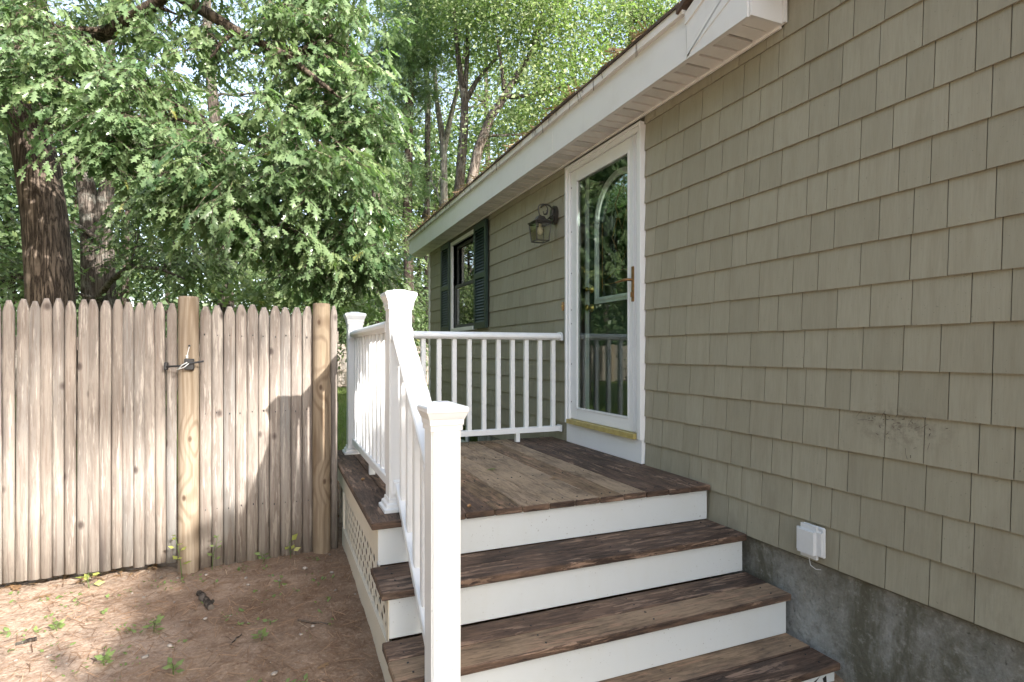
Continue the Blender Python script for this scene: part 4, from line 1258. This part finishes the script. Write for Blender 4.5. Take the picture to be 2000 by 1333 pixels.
bl(30, 60, 6.6, 110, 80, .7, 26); bl(120, 140, 6.2, 110, 50, .6, 26); bl(-60, 160, 6.2, 90, 90, .8, 16)
bl(250, 200, 6.2, 110, 70, .7, 26); bl(300, 290, 6.0, 100, 55, .6, 24); bl(210, 270, 6.0, 70, 40, .5, 14); bl(330, 370, 6.0, 80, 40, .5, 14)
bl(400, 120, 6.6, 80, 60, .6, 9); bl(350, 30, 6.8, 80, 50, .6, 9); bl(240, 60, 7.2, 70, 40, .6, 6)
bl(450, 330, 6.0, 100, 60, .7, 26); bl(440, 420, 6.0, 70, 35, .5, 14); bl(550, 260, 6.2, 90, 80, .8, 24)
bl(600, 100, 6.4, 90, 90, .9, 30); bl(680, 60, 6.6, 80, 80, .8, 28); bl(690, 200, 6.4, 70, 70, .7, 28); bl(620, 330, 6.2, 90, 70, .8, 28)
bl(560, 440, 6.4, 110, 55, .7, 26); bl(680, 420, 6.6, 80, 60, .7, 26); bl(705, 490, 6.8, 55, 50, .5, 18); bl(640, 520, 6.8, 90, 45, .6, 22)
bl(500, -40, 6.6, 120, 60, .9, 18); bl(650, -60, 6.8, 110, 70, .9, 22); bl(120, -40, 7, 140, 60, .9, 16); bl(705, 300, 6.8, 40, 60, .5, 10)
bl(-180, 60, 6.6, 120, 140, 1.0, 22); bl(-320, 200, 7, 140, 120, 1.0, 20); bl(300, -160, 7, 260, 90, 1.2, 30); bl(0, -260, 8, 300, 120, 1.6, 36);
make_tree('oak_tree', 'large oak with thick ridged trunk and lobed leaves overhanging the gate', 'tree', (base[0], base[1], 0), trunk, B, MAT['bark_oak'], MAT['oak_leaf'], 'oak', .125, 54, .17, 4, limbs, flat=.6, droop=.75, nseg=24)

# --- twin-stemmed tree behind the gate, right of the oak
Zt = 11.0
b2 = at(pu(190), Zt)
trunk = [(b2[0], b2[1], -.1, .26), tr(186, 600, Zt, .23), tr(183, 500, Zt, .215), tr(180, 430, Zt, .2), tr(165, 350, Zt, .15), tr(135, 290, Zt, .12), tr(110, 230, Zt, .1), tr(90, 100, Zt, .08), tr(80, -80, Zt, .05)]
limbs = [([px(205, 610, Zt), px(203, 500, Zt), px(200, 430, Zt), px(212, 340, Zt), px(225, 240, Zt), px(215, 100, Zt), px(225, -60, Zt)], [.2, .18, .16, .12, .1, .08, .05]),
         ([px(190, 585, 10.7), px(215, 550, 10.4), px(255, 520, 10), px(310, 525, 9.6), px(360, 545, 9.3)], [.07, .055, .045, .03, .015]),
         ([px(195, 470, 10.8), px(150, 440, 10.7), px(120, 430, 10.4)], [.05, .04, .02])]
B = []
bl(270, 450, 10, 80, 45, .9, 16); bl(330, 520, 10, 90, 45, .9, 18); bl(160, 120, 11, 130, 120, 1.4, 30); bl(300, 230, 11, 130, 90, 1.3, 24); bl(150, -60, 11, 180, 100, 1.6, 24); bl(400, 480, 10.5, 80, 60, .9, 16); bl(60, 470, 10.5, 60, 70, .8, 14); bl(20, 540, 10, 50, 40, .6, 10)
make_tree('twin_stem_tree', 'dark twin-stemmed tree standing just right of the thick oak trunk', 'tree', (b2[0], b2[1], 0), trunk, B, MAT['bark_grey'], MAT['oak_leaf2'], 'oak', .125, 60, .30, 9, limbs, nseg=14)

# --- dark trunk in the middle of the wood
Zm = 14.0
b3 = at(pu(442), Zm)
trunk = [(b3[0], b3[1], -.1, .22), tr(442, 600, Zm, .19), tr(438, 470, Zm, .17), tr(430, 330, Zm, .15), tr(415, 190, Zm, .13), tr(405, 60, Zm, .11), tr(400, -150, Zm, .06)]
limbs = [([px(410, 130, Zm), px(450, 100, 13.6), px(490, 75, 13.2), px(540, 30, 12.8)], [.07, .055, .04, .02]), ([px(425, 290, Zm), px(480, 250, 13.4), px(530, 205, 13), px(560, 165, 12.6)], [.07, .055, .045, .02])]
B = []
bl(400, -20, 14, 150, 90, 1.6, 24); bl(500, 180, 14, 90, 90, 1.3, 14); bl(350, 300, 14, 120, 100, 1.4, 20); bl(500, 480, 13, 110, 60, 1.1, 20); bl(420, 520, 12.5, 80, 40, .8, 12); bl(540, 400, 13, 90, 60, 1.1, 16)
make_tree('slender_oak', 'slender oak with a dark bare trunk rising behind the gate post', 'tree', (b3[0], b3[1], 0), trunk, B, MAT['bark_grey'], MAT['oak_leaf2'], 'oak', .15, 60, .38, 12, limbs)

# --- trees seen past the corner of the house
def far_tree(name, label, pts, Zf, bark, leafm, blobs, limbs=(), seed=1, size=.125, per=150, spread=.6, leaf='flat', flat=.5, droop=.3):
    b = at(pu(pts[0][0]), Zf)
    trunk = [(b[0], b[1], -.1, pts[0][2]*1.15)]+[tr(u, v, Zf, r) for u, v, r in pts]
    lim = [([px(u, v, Zf+dz) for u, v, dz, r in l], [r for u, v, dz, r in l]) for l in limbs]
    global B
    B = []
    for q in blobs: bl(*q)
    return make_tree(name, label, 'tree', (b[0], b[1], 0), trunk, B, bark, leafm, leaf, size, per, spread, seed, lim, flat=flat, droop=droop, nseg=9)
far_tree('thin_tree', 'thin straight grey tree, leftmost of the slim trunks by the eave', [(836, 640, .14), (834, 400, .13), (836, 200, .12), (830, 80, .1), (826, -150, .05)], 24, MAT['bark_grey'], MAT['bright_leaf'],
         [(810, 20, 24, 60, 60, 1.5, 16), (850, -60, 24, 90, 70, 2, 18), (780, 260, 25, 45, 50, 1.2, 9), (800, 520, 25, 40, 60, 1.2, 12)], seed=31)
far_tree('pale_forked_tree', 'pale barked forked tree behind the roof edge', [(868, 640, .17), (868, 420, .16), (866, 280, .14), (852, 190, .1), (846, 90, .07), (845, -40, .04)], 23, MAT['bark_pale'], MAT['bright_leaf'],
         [(880, 100, 23, 60, 50, 1.4, 12), (850, 30, 23, 70, 50, 1.6, 14), (900, -50, 23, 110, 60, 2, 18), (840, 330, 24, 40, 40, 1.0, 6)],
         [[(868, 290, 0, .12), (880, 230, -.2, .1), (890, 190, -.3, .085), (905, 120, -.4, .06), (915, 30, -.5, .04)]], seed=32)
far_tree('forked_oak', 'brown forked oak standing beside the pale forked tree', [(896, 640, .2), (896, 380, .18), (906, 260, .16), (908, 200, .13), (897, 130, .1), (890, 60, .07), (880, -60, .04)], 20, MAT['bark_grey'], MAT['bright_leaf'],
         [(890, 30, 20, 90, 60, 1.6, 24), (960, 40, 20, 80, 50, 1.5, 18), (900, -80, 20, 160, 70, 2, 30), (950, 120, 20.5, 70, 45, 1.2, 12)],
         [[(906, 205, 0, .11), (930, 160, .2, .08), (955, 130, .4, .06), (1000, 80, .6, .035)], [(908, 190, 0, .1), (912, 120, .1, .08), (915, 30, .2, .05)]], seed=33)
far_tree('leaning_tree', 'dark tree leaning right over the roof with spreading limbs', [(905, 640, .19), (918, 370, .17), (935, 290, .155), (958, 230, .14), (985, 190, .12), (1005, 155, .1), (1040, 100, .075), (1060, 30, .04)], 18, MAT['bark_grey'], MAT['bright_leaf'],
         [(1010, 30, 18, 70, 60, 1.4, 24), (1080, 60, 18, 80, 50, 1.4, 24), (1100, 140, 18, 70, 45, 1.2, 20), (1050, 210, 18, 60, 40, 1.1, 14), (1130, -40, 18, 120, 70, 1.8, 24), (1010, -60, 18, 90, 50, 1.5, 16), (1160, 170, 18.4, 60, 40, 1, 10), (1000, 260, 18.5, 50, 30, .9, 8)],
         [[(985, 190, 0, .09), (1030, 188, -.1, .06), (1080, 175, -.2, .04), (1130, 160, -.3, .02)], [(985, 175, 0, .08), (978, 120, .1, .06), (970, 70, .2, .035)], [(945, 265, 0, .06), (985, 265, -.1, .04), (1030, 262, -.2, .02)]], seed=34)
far_tree('roof_side_tree', 'leafy tree showing above the roof, farthest right', [(1245, 640, .2), (1240, 300, .17), (1238, 100, .13), (1232, 40, .1), (1225, -80, .05)], 19, MAT['bark_grey'], MAT['bright_leaf'],
         [(1190, 100, 19, 55, 50, 1.2, 14), (1270, 40, 19, 70, 50, 1.3, 20), (1230, -40, 19, 120, 60, 1.8, 14), (1330, 20, 19, 80, 70, 1.5, 18), (1180, 220, 19, 60, 50, 1.2, 14), (1420, 100, 19, 120, 120, 2, 20)], seed=35)
far_tree('white_pine', 'feathery white pine between the oak and the slim trunks', [(800, 640, .2), (796, 400, .17), (800, 200, .14), (808, 60, .1), (812, -200, .05)], 21, MAT['bark_dark'], MAT['pine_leaf'],
         [(815, 95, 20.5, 45, 32, .9, 26), (800, 170, 21, 50, 25, 1.0, 20), (770, 110, 21.5, 50, 40, 1, 20), (760, 250, 21, 45, 40, .9, 16), (820, 20, 21, 70, 40, 1.2, 20), (770, 360, 21, 55, 40, 1.0, 20)], seed=36, leaf='needle', size=.3, per=60, spread=.36, flat=.5, droop=-.2)
far_tree('backdrop_maple', 'full pale green tree filling the gap behind the slim trunks', [(960, 640, .2), (955, 400, .17), (950, 200, .13), (948, 0, .08)], 31, MAT['bark_grey'], MAT['bright_leaf'],
         [(800, 330, 31, 60, 60, 2, 18), (850, 230, 31, 60, 60, 2, 18), (930, 330, 30, 60, 50, 2, 16), (960, 220, 31, 70, 60, 2, 18), (880, 420, 31, 60, 50, 2, 16), (810, 450, 31, 50, 50, 2, 16), (1030, 240, 31, 60, 50, 2, 14), (860, 120, 32, 70, 50, 2, 14), (990, 140, 32, 70, 50, 2, 14), (790, 180, 32, 50, 60, 2, 12)], seed=39, size=.17, per=120, spread=.8)
far_tree('maple_sapling', 'bright green maple sapling peeping over the right fence pickets', [(560, 640, .035), (555, 570, .03), (540, 520, .015)], 9.5, MAT['bark_dark'], MAT['bright_leaf'],
         [(520, 575, 9.3, 55, 22, .5, 22), (590, 585, 9.6, 60, 22, .5, 20), (560, 540, 9.8, 50, 20, .5, 12), (690, 600, 10.5, 60, 30, .6, 18)], seed=37, size=.12, per=34, spread=.2, leaf='simple')
far_tree('edge_oak', 'leafy oak at the lawn edge behind the rear newel post', [(745, 640, .16), (742, 500, .14), (735, 380, .12), (728, 200, .09)], 15, MAT['bark_dark'], MAT['oak_leaf2'],
         [(735, 560, 14.5, 60, 45, .9, 22), (690, 480, 15, 70, 60, 1.1, 20), (760, 440, 15.5, 40, 60, 1, 16), (740, 340, 16, 50, 60, 1, 14), (710, 610, 14.5, 50, 40, .8, 16), (800, 600, 16, 45, 50, .8, 16), (660, 640, 14, 40, 30, .7, 12), (790, 660, 16.5, 50, 30, .8, 14)], seed=38, size=.15, leaf='oak', per=60)

# --- woodland behind, too deep to tell apart
def woodland():
    rng = np.random.default_rng(50); R = random.Random(50)
    root = empty('woodland', (-6, 32, 0), 'deep mass of green woodland behind the yard', 'woodland')
    root['kind'] = 'stuff'
    mb = MB(); cen = []; cen2 = []
    for k in range(120):
        th = R.uniform(-100, 40); dist = R.uniform(19, 46)
        if th > 12: dist = R.uniform(30, 48)
        if -30 < th < 6: dist = R.uniform(27, 48)
        a = rad(th)
        x, y = dist*math.sin(a), dist*math.cos(a)
        if x > 1.2 and y < 24: continue
        if y < 22 and x > -3: continue
        h = R.uniform(10, 17)
        lean = (R.uniform(-.6, .6), R.uniform(-.6, .6))
        r = R.uniform(.1, .24)
        pts = [(x, y, -.1), (x+lean[0]*.3, y+lean[1]*.3, h*.4), (x+lean[0], y+lean[1], h*.9)]
        mb.tube(pts, [r, r*.75, r*.25], 6, caps=False)
        for j in range(R.randrange(9, 14)):
            zz = R.uniform(1.2, h)
            rr = 2.4*(1-.4*abs(zz/h-.55))
            c = (x+lean[0]*zz/h+R.uniform(-rr, rr), y+lean[1]*zz/h+R.uniform(-rr, rr), zz)
            cen.append(ell(rng, 7, c, (1.2, 1.2, .7)))
    for k in range(150):                                # undergrowth
        th = R.uniform(-95, 14); dist = R.uniform(12, 40) if th < -22 else R.uniform(22.5, 40)
        a = rad(th); x, y = dist*math.sin(a), dist*math.cos(a)
        if y < 21.5 and x > -3: continue
        if y < 9: continue
        cen2.append(ell(rng, 8, (x, y, R.uniform(.5, 2.4)), (1.3, 1.3, .8)))
    for k in range(44):                                 # the wood goes on round the left
        th = R.uniform(-140, -38); dist = R.uniform(15, 28)
        a = rad(th); x, y = dist*math.sin(a), dist*math.cos(a)
        h = R.uniform(10, 15); r = R.uniform(.12, .26)
        mb.tube([(x, y, -.3), (x, y, h*.5), (x+R.uniform(-.5, .5), y, h*.9)], [r, r*.7, r*.2], 6, caps=False)
        for j in range(15):
            zz = R.uniform(2.2, h); rr = 2.6*(1-.4*abs(zz/h-.55))
            cen.append(ell(rng, 6, (x+R.uniform(-rr, rr), y+R.uniform(-rr, rr), zz), (1.3, 1.3, .8)))
    mb.obj('trunks', MAT['bark_dark'], root, kind='stuff')
    cc = np.concatenate(cen)
    P, D, Nn, S, var = sprays(rng, cc, 24, .62, .34, .5, .3)
    place('canopy', leaf_mesh('canopy', P, D, Nn, S, 'flat', MAT['deep_leaf'], rng, var), root, kind='stuff')
    cc = np.concatenate(cen2)
    P, D, Nn, S, var = sprays(rng, cc, 30, .5, .24, .6, .2)
    place('undergrowth', leaf_mesh('undergrowth', P, D, Nn, S, 'flat', MAT['deep_leaf'], rng, var), root, kind='stuff')
woodland()

# --- unseen growth added behind the camera, shaped to shade steps, soil and upper fence
tS = Vector((-math.sin(SUN_A), math.cos(SUN_A))); sS = Vector((math.cos(SUN_A), math.sin(SUN_A)))
def st_pt(s, t, z): return (s*sS.x+t*tS.x, s*sS.y+t*tS.y, CZ+z)
def add_shade_shrub():  # added, its top profile shaped to shade the steps and soil
    t0 = -5.0
    blobs = []
    for s, top in ((.4, 2.4), (.7, 2.52), (.95, 2.75), (1.1, 2.95), (1.28, 3.0), (1.5, 3.1), (1.7, 3.28), (1.9, 3.36), (2.15, 3.4), (2.6, 3.4)):
        z = top-.25
        while z > -1.0:
            blobs.append((st_pt(s, t0, z), (.2, .4, .24), 14)); z -= .38
    b = st_pt(1.8, t0, 0)
    trunk = [(b[0], b[1], -.4, .07), (b[0], b[1], .8, .06), (b[0]+.1, b[1], 2.0, .04), (b[0]+.1, b[1]+.1, 3.2, .02)]
    make_tree('shade_shrub', 'unseen tall shrub added behind the viewpoint to shade the steps', 'shrub', (b[0], b[1], 0), trunk, blobs, MAT['bark_dark'], MAT['deep_leaf'], 'simple', .12, 30, .13, 61, flat=.9, droop=.2)
add_shade_shrub()
def add_shade_tree():  # added, its crown set in the sun's path to dim the upper fence
    t0 = -26.0
    blobs = []
    R = random.Random(70)
    for k in range(44):
        blobs.append((st_pt(R.uniform(-6, 2.2), t0+R.uniform(-1.5, 1.5), 29.6*math.tan(SUN_E)+R.uniform(.4, 2.0)), (1.0, 1.0, .4), 11))
    b = st_pt(-2.5, t0, 0)
    trunk = [(b[0], b[1], -.3, .35), (b[0], b[1], 6, .3), (b[0]+.2, b[1], 12, .22), (b[0], b[1], 18.5, .06)]
    make_tree('shade_tree', 'unseen tall tree added far behind the viewpoint to shade the upper fence', 'tree', (b[0], b[1], 0), trunk, blobs, MAT['bark_oak'], MAT['oak_leaf2'], 'simple', .2, 34, .42, 71)
add_shade_tree()

# ------------------------------------------------------------------ small growth and litter
def lawn_grass():
    rng = np.random.default_rng(9)
    n = 26000
    x = rng.uniform(-2.5, 2.1, n); y = 5.8+rng.random(n)**1.3*14.2
    keep = rng.random(n) < np.clip((y-5.6)/1.6, .1, 1)
    x, y = x[keep], y[keep]; n = len(x)
    P = np.stack([x, y, gz(x, y)-.004], 1)
    D = rng.normal(0, .45, (n, 3)); D[:, 2] = 1
    Nn = rng.normal(0, 1, (n, 3)); Nn[:, 2] = .1
    lv = LEAF['flat']
    LEAF['blade'] = (np.array([(-.05, 0, 0), (.05, 0, 0), (.0, 1, .1)]), np.array([(0, 1, 2)]))
    tag(place('lawn_grass', leaf_mesh('lawn_grass', P, D, Nn, rng.uniform(.05, .1, n)*1.3, 'blade', MAT['grass'], rng)), 'short green grass of the lawn beyond the fence', 'grass', kind='stuff')
lawn_grass()

def strew(name, label, cat, n, xr, yr, make, seed, dens=None):
    rng = np.random.default_rng(seed)
    x = rng.uniform(*xr, n); y = rng.uniform(*yr, n)
    ok = ~((x > SK-.02) & (y > 1.64) & (y < PY1)) & (x < WX)
    return rng, x[ok], y[ok]
def needles():
    rng, x, y = strew('', '', '', 26000, (-3.0, 2.1), (.9, 6.2), None, 12)
    n = len(x)
    P = np.stack([x, y, gz(x, y)+rng.uniform(.001, .008, n)], 1)
    a = rng.uniform(0, 6.28, n)
    D = np.stack([np.cos(a), np.sin(a), rng.normal(0, .1, n)], 1)
    Nn = np.tile(np.array([[0, 0, 1.0]]), (n, 1))+rng.normal(0, .2, (n, 3))
    LEAF['straw'] = (np.array([(-.02, 0, 0), (.02, 0, 0), (.02, 1, .03), (-.02, 1, .03)]), np.array([(0, 1, 2), (0, 2, 3)]))
    tag(place('pine_straw', leaf_mesh('pine_straw', P, D, Nn, rng.uniform(.035, .085, n), 'straw', MAT['needle'], rng)), 'thin brown pine needles strewn over the soil', 'pine needles', kind='stuff')
    # litter of dead leaves between fence and lawn
    rng, x, y = strew('', '', '', 3200, (-2, .9), (3.75, 6.4), None, 13)
    x = np.where(y > PY1, x, np.minimum(x, .4))
    n = len(x); P = np.stack([x, y, gz(x, y)+rng.uniform(.004, .02, n)], 1)
    a = rng.uniform(0, 6.28, n); D = np.stack([np.cos(a), np.sin(a), rng.normal(0, .25, n)], 1)
    Nn = rng.normal(0, .35, (n, 3)); Nn[:, 2] += 1
    tag(place('leaf_litter', leaf_mesh('leaf_litter', P, D, Nn, rng.uniform(.04, .085, n), 'oak', MAT['dryleaf'], rng)), 'brown dead leaves lying beyond the fence beside the porch', 'leaf litter', kind='stuff')
    # roof litter
    n = 1500
    y = rng.uniform(2.6, 8.9, n); e = rng.random(n)**1.6*.5
    x = FX-.06+e
    P = np.stack([x, y, SOF+.292+(x-FX+.05)*.42+rng.uniform(.0, .012, n)], 1)
    a = rng.uniform(0, 6.28, n); D = np.stack([np.cos(a), np.sin(a), rng.normal(-.05, .25, n)], 1)
    Nn = np.tile(np.array([[0, 0, 1.0]]), (n, 1))+rng.normal(0, .4, (n, 3))
    LEAF['straw2'] = (LEAF['straw'][0]*np.array([2.6, 1, 1]), LEAF['straw'][1])
    tag(place('roof_litter', leaf_mesh('roof_litter', P, D, Nn, rng.uniform(.05, .11, n), 'straw2', MAT['needle_pale'], rng)), 'pine needle litter caught along the roof edge', 'pine needles', kind='stuff')
    # needle tufts hanging over the fascia
    mb = MB(); R = random.Random(3)
    for k in range(34):
        y = R.uniform(2.7, 8.6); l = R.uniform(.03, .10)
        for j in range(R.randrange(1, 4)):
            y2 = y+R.uniform(-.012, .012)
            mb.tube([(FX-.048, y2, SOF+.295), (FX-.062, y2+R.uniform(-.01, .01), SOF+.285), (FX-.05, y2+R.uniform(-.02, .02), SOF+.28-l)], .0011, 4)
    tag(mb.obj('hanging_needles', MAT['twig']), 'few dry needles hanging over the white fascia', 'pine needles', kind='stuff')
needles()

def pebbles():
    rng, x, y = strew('', '', '', 420, (-2.6, .6), (1.2, 3.8), None, 17)
    bm = bmesh.new(); bmesh.ops.create_icosphere(bm, subdivisions=1, radius=1)
    bm.verts.index_update()
    v0 = np.array([v.co[:] for v in bm.verts]); f0 = np.array([[v.index for v in f.verts] for f in bm.faces]); bm.free()
    V = []; F = []
    for i in range(len(x)):
        s = .003+rng.random()**5*.011
        if x[i] > .1: s *= 1.25
        a = rng.uniform(0, 6.28); c, q = math.cos(a), math.sin(a)
        v = v0*(1+rng.normal(0, .1, (len(v0), 1)))*np.array([1.2, .9, .6])*s
        v = np.stack([v[:, 0]*c-v[:, 1]*q, v[:, 0]*q+v[:, 1]*c, v[:, 2]], 1)
        V.append(v+np.array([x[i], y[i], float(gz(x[i], y[i]))+s*.25])); F.append(f0+i*len(v0))
    tag(place('pebbles', tri_mesh('pebbles', np.concatenate(V), np.concatenate(F), MAT['pebble'], smooth=True)), 'small stones scattered in the brown soil', 'pebbles', kind='stuff')
pebbles()

def ground_at(px_, py_):
    """where the yard lies along a bearing"""
    Zf = 1.24*1108/(py_-688)
    for _ in range(12):
        p = at(pu(px_), Zf); Zf = (CZ-float(gz(p[0], p[1])))*1108/(py_-688)
    p = at(pu(px_), Zf); return p[0], p[1], float(gz(p[0], p[1]))

def weed(name, label, loc, h, nleaf, size, mat, seed, spread=.35, stem=True, whorl=False):
    R = random.Random(seed); rng = np.random.default_rng(seed)
    root = empty(name, loc, label, 'weed', 'weeds sprouting from the yard soil')
    mb = MB(); P = []; D = []
    top = Vector(loc)+Vector((R.uniform(-.2, .2)*h, R.uniform(-.15, .05)*h, h))
    mb.tube([(loc[0], loc[1], loc[2]-.01), Vector(loc).lerp(top, .5)+Vector((R.uniform(-.01, .01), 0, 0)), top], [.0025, .002, .0012], 5)
    for i in range(nleaf):
        t = 1 if whorl else .25+.75*(i+.5)/nleaf
        p = Vector((loc[0], loc[1], loc[2])).lerp(top, t)
        a = i*2.4+R.uniform(-.4, .4)
        d = Vector((math.cos(a), math.sin(a), R.uniform(.0, .6)))
        q = p+d*size*spread
        mb.tube([p, q], .0012, 4)
        P.append(q); D.append(d)
    mb.obj('stem', MAT['weed_green'], root)
    n = len(P)
    Nn = rng.normal(0, .35, (n, 3)); Nn[:, 2] += 1; Nn[:, 1] -= .5
    place('leaves', leaf_mesh('leaves', np.array(P), np.array(D), Nn, size*rng.uniform(.7, 1.15, n), 'simple', mat, rng), root)
def wpos(u, v): return ground_at(u, v)
WY, WG = MAT['weed_yellow'], MAT['weed_green']
p = wpos(358, 1122); weed('yellow_seedling', 'tall yellow-leaved seedling against the gate beside the round post', (p[0], 3.60, p[2]), .24, 8, .042, WY, 1)
p = wpos(425, 1100); weed('green_seedling', 'pale green seedling at the foot of the fence right of the gate post', (-.33, 3.62, p[2]), .2, 8, .035, WG, 2)
weed('small_yellow_sprout', 'small yellow sprout against the fence near the right post', (.09, 3.63, wpos(565, 1085)[2]), .10, 4, .05, WY, 3)
p = wpos(340, 1318); weed('leafy_weed', 'leafy light green weed nearest the bottom edge', p, .05, 8, .036, WG, 4, .2)
p = wpos(510, 1250); weed('rosette_weed', 'small light green rosette weed in the shaded middle of yard', p, .025, 7, .036, WG, 5, .2)
p = wpos(545, 1148); weed('two_leaf_sprout', 'broad two-leaved sprout midway between fence and steps', p, .05, 4, .03, WG, 6, .3)
p = wpos(515, 1098); weed('fence_foot_sprout', 'tiny green sprout at fence foot left of right post', p, .05, 5, .035, WG, 7)
p = wpos(185, 1142); weed('gate_foot_weed', 'small yellow-green weed growing under the gate bottom edge', (p[0], 3.58, p[2]), .09, 6, .05, WY, 8)
p = wpos(205, 1300); weed('grassy_weed', 'narrow leaved grassy weed at lower left on sunlit soil edge', p, .04, 12, .035, WG, 9, .1)
p = wpos(110, 1232); weed('sunlit_weed', 'low green weed on the sunlit soil', p, .03, 9, .035, WG, 10, .2)
p = wpos(525, 1222); weed('dark_green_sprout', 'single darker green sprout above the rosette weed', p, .03, 3, .035, WG, 11, .2)
p = wpos(300, 1235); weed('trailing_weed', 'loose green weed along the shadow edge on the soil', p, .05, 9, .035, WG, 12, .3)
def sprouts():
    rng = np.random.default_rng(23); n = 300
    u = rng.uniform(-.05, .62, n); 
    x = rng.uniform(-2.4, .3, n); y = rng.uniform(1.6, 3.66, n)
    cx = rng.normal(0, .02, (n, 4, 2))
    P = np.stack([np.repeat(x, 4)+cx[..., 0].ravel(), np.repeat(y, 4)+cx[..., 1].ravel(), np.repeat(gz(x, y), 4)+.004], 1)
    m = len(P); a = rng.uniform(0, 6.28, m)
    D = np.stack([np.cos(a), np.sin(a), rng.uniform(.1, .9, m)], 1)
    Nn = rng.normal(0, .3, (m, 3)); Nn[:, 2] += 1
    tag(place('tiny_sprouts', leaf_mesh('tiny_sprouts', P, D, Nn, rng.uniform(.008, .03, m), 'simple', WG, rng)), 'tiny green sprouts thinly scattered over the soil', 'sprouts', kind='stuff')
sprouts()

# stick, twigs, cone, acorns, leaves
def stick(name, label, a, b, r, m, seed, knob=False):
    R = random.Random(seed)
    a, b = Vector(a), Vector(b); a.z += r*.7; b.z += r*.7
    pts = wob(a, b, 5, .04, R)
    rr = [r*R.uniform(.8, 1.1) for _ in pts]
    mb = MB().tube(pts, rr, 9)
    if knob: mb.tube([pts[4], pts[4]+Vector((.02, .0, .02))], [r*.7, r*.5], 7)
    o = mb.obj(name, m); return tag(o, label, 'stick')
stick('stick', 'short thick broken stick lying on the soil in front of gate', wpos(388, 1163), wpos(412, 1192), .016, MAT['bark_grey'], 2, True)
stick('twig', 'thin dark twig lying on shaded soil near the lattice', wpos(582, 1213), wpos(640, 1222), .005, MAT['twig'], 3)
stick('thin_stick', 'pale thin twig lying left of the rosette weed', wpos(448, 1263), wpos(472, 1240), .003, MAT['bark_grey'], 5)
stick('bark_piece', 'flat piece of bark at the left on sunlit soil', wpos(30, 1262), wpos(72, 1250), .008, MAT['bark_grey'], 4)
def single_leaf(name, label, loc, size, ang, m, seed):
    rng = np.random.default_rng(seed)
    me = leaf_mesh(name, np.array([loc])+np.array([[0, 0, .006]]), np.array([[math.cos(ang), math.sin(ang), .12]]), np.array([[.15, .1, 1.0]]), np.array([size]), 'oak', m, rng, np.array([.6]))
    tag(place(name, me), label, 'leaf')
single_leaf('curled_leaf', 'curled brown leaf on soil close to the bottom step', wpos(618, 1310), .06, .5, MAT['dryleaf'], 1)
single_leaf('green_leaf', 'small olive leaf on the middle of the deck boards', (1.18, 3.22, DZ), .07, .3, MAT['grass'], 2)
single_leaf('brown_leaf', 'small brown leaf on deck boards near the front edge', (1.42, 2.86, DZ), .06, .2, MAT['dryleaf'], 3)
single_leaf('tan_leaf', 'small tan leaf on the deck near the back railing', (1.17, 3.62, DZ), .055, 1.2, MAT['dryleaf'], 4)
single_leaf('orange_leaf', 'orange brown leaf on soil beneath the gate at far left', (wpos(62, 1172)[0], wpos(62, 1172)[1], wpos(62, 1172)[2]), .09, .2, MAT['dryleaf'], 6)
def pine_cone(loc, ang):
    mb = MB(); d = Vector((math.cos(ang), math.sin(ang), 0)); s = Vector((-d.y, d.x, 0)); up = Vector((0, 0, 1))
    L = .075
    for i in range(11):
        t = i/10; r = .016*math.sin(math.pi*(.12+.8*t))+.003
        for k in range(7):
            a = k*.9+i*.45
            o = s*math.cos(a)+up*math.sin(a)
            c = Vector(loc)+up*.017+d*(t-.5)*L
            tip = c+o*r+d*.006
            side = d.cross(o)*.005
            mb.add([c+side*.5, c-side*.5, tip-side, tip+o*.001-d*.004, tip+side], [(0, 1, 2, 3, 4)])
    mb.tube([Vector(loc)+up*.017-d*L*.5, Vector(loc)+up*.017+d*L*.5], [.006, .004], 6)
    tag(mb.obj('pine_cone', MAT['cone']), 'small open pine cone lying on the deck boards behind newel post', 'pine cone')
pine_cone((.89, 2.94, DZ), .9)
def acorn(loc, label):
    mb = MB(); l = Vector(loc); pr = [(0, .002), (.004, .006), (.011, .008), (.017, .006), (.022, .001)]
    mb.tube([l+Vector((a-.011, (a-.011)*.6, .008)) for a, _ in pr], [b for _, b in pr], 10)
    tag(mb.obj('acorn', MAT['acorn']), label, 'acorn')
acorn((.83, 2.50, DZ), 'acorn on the front corner of the deck beside near newel post')
acorn((.455, 3.25, DZ), 'acorn on the dark outer ledge left of the side railing')
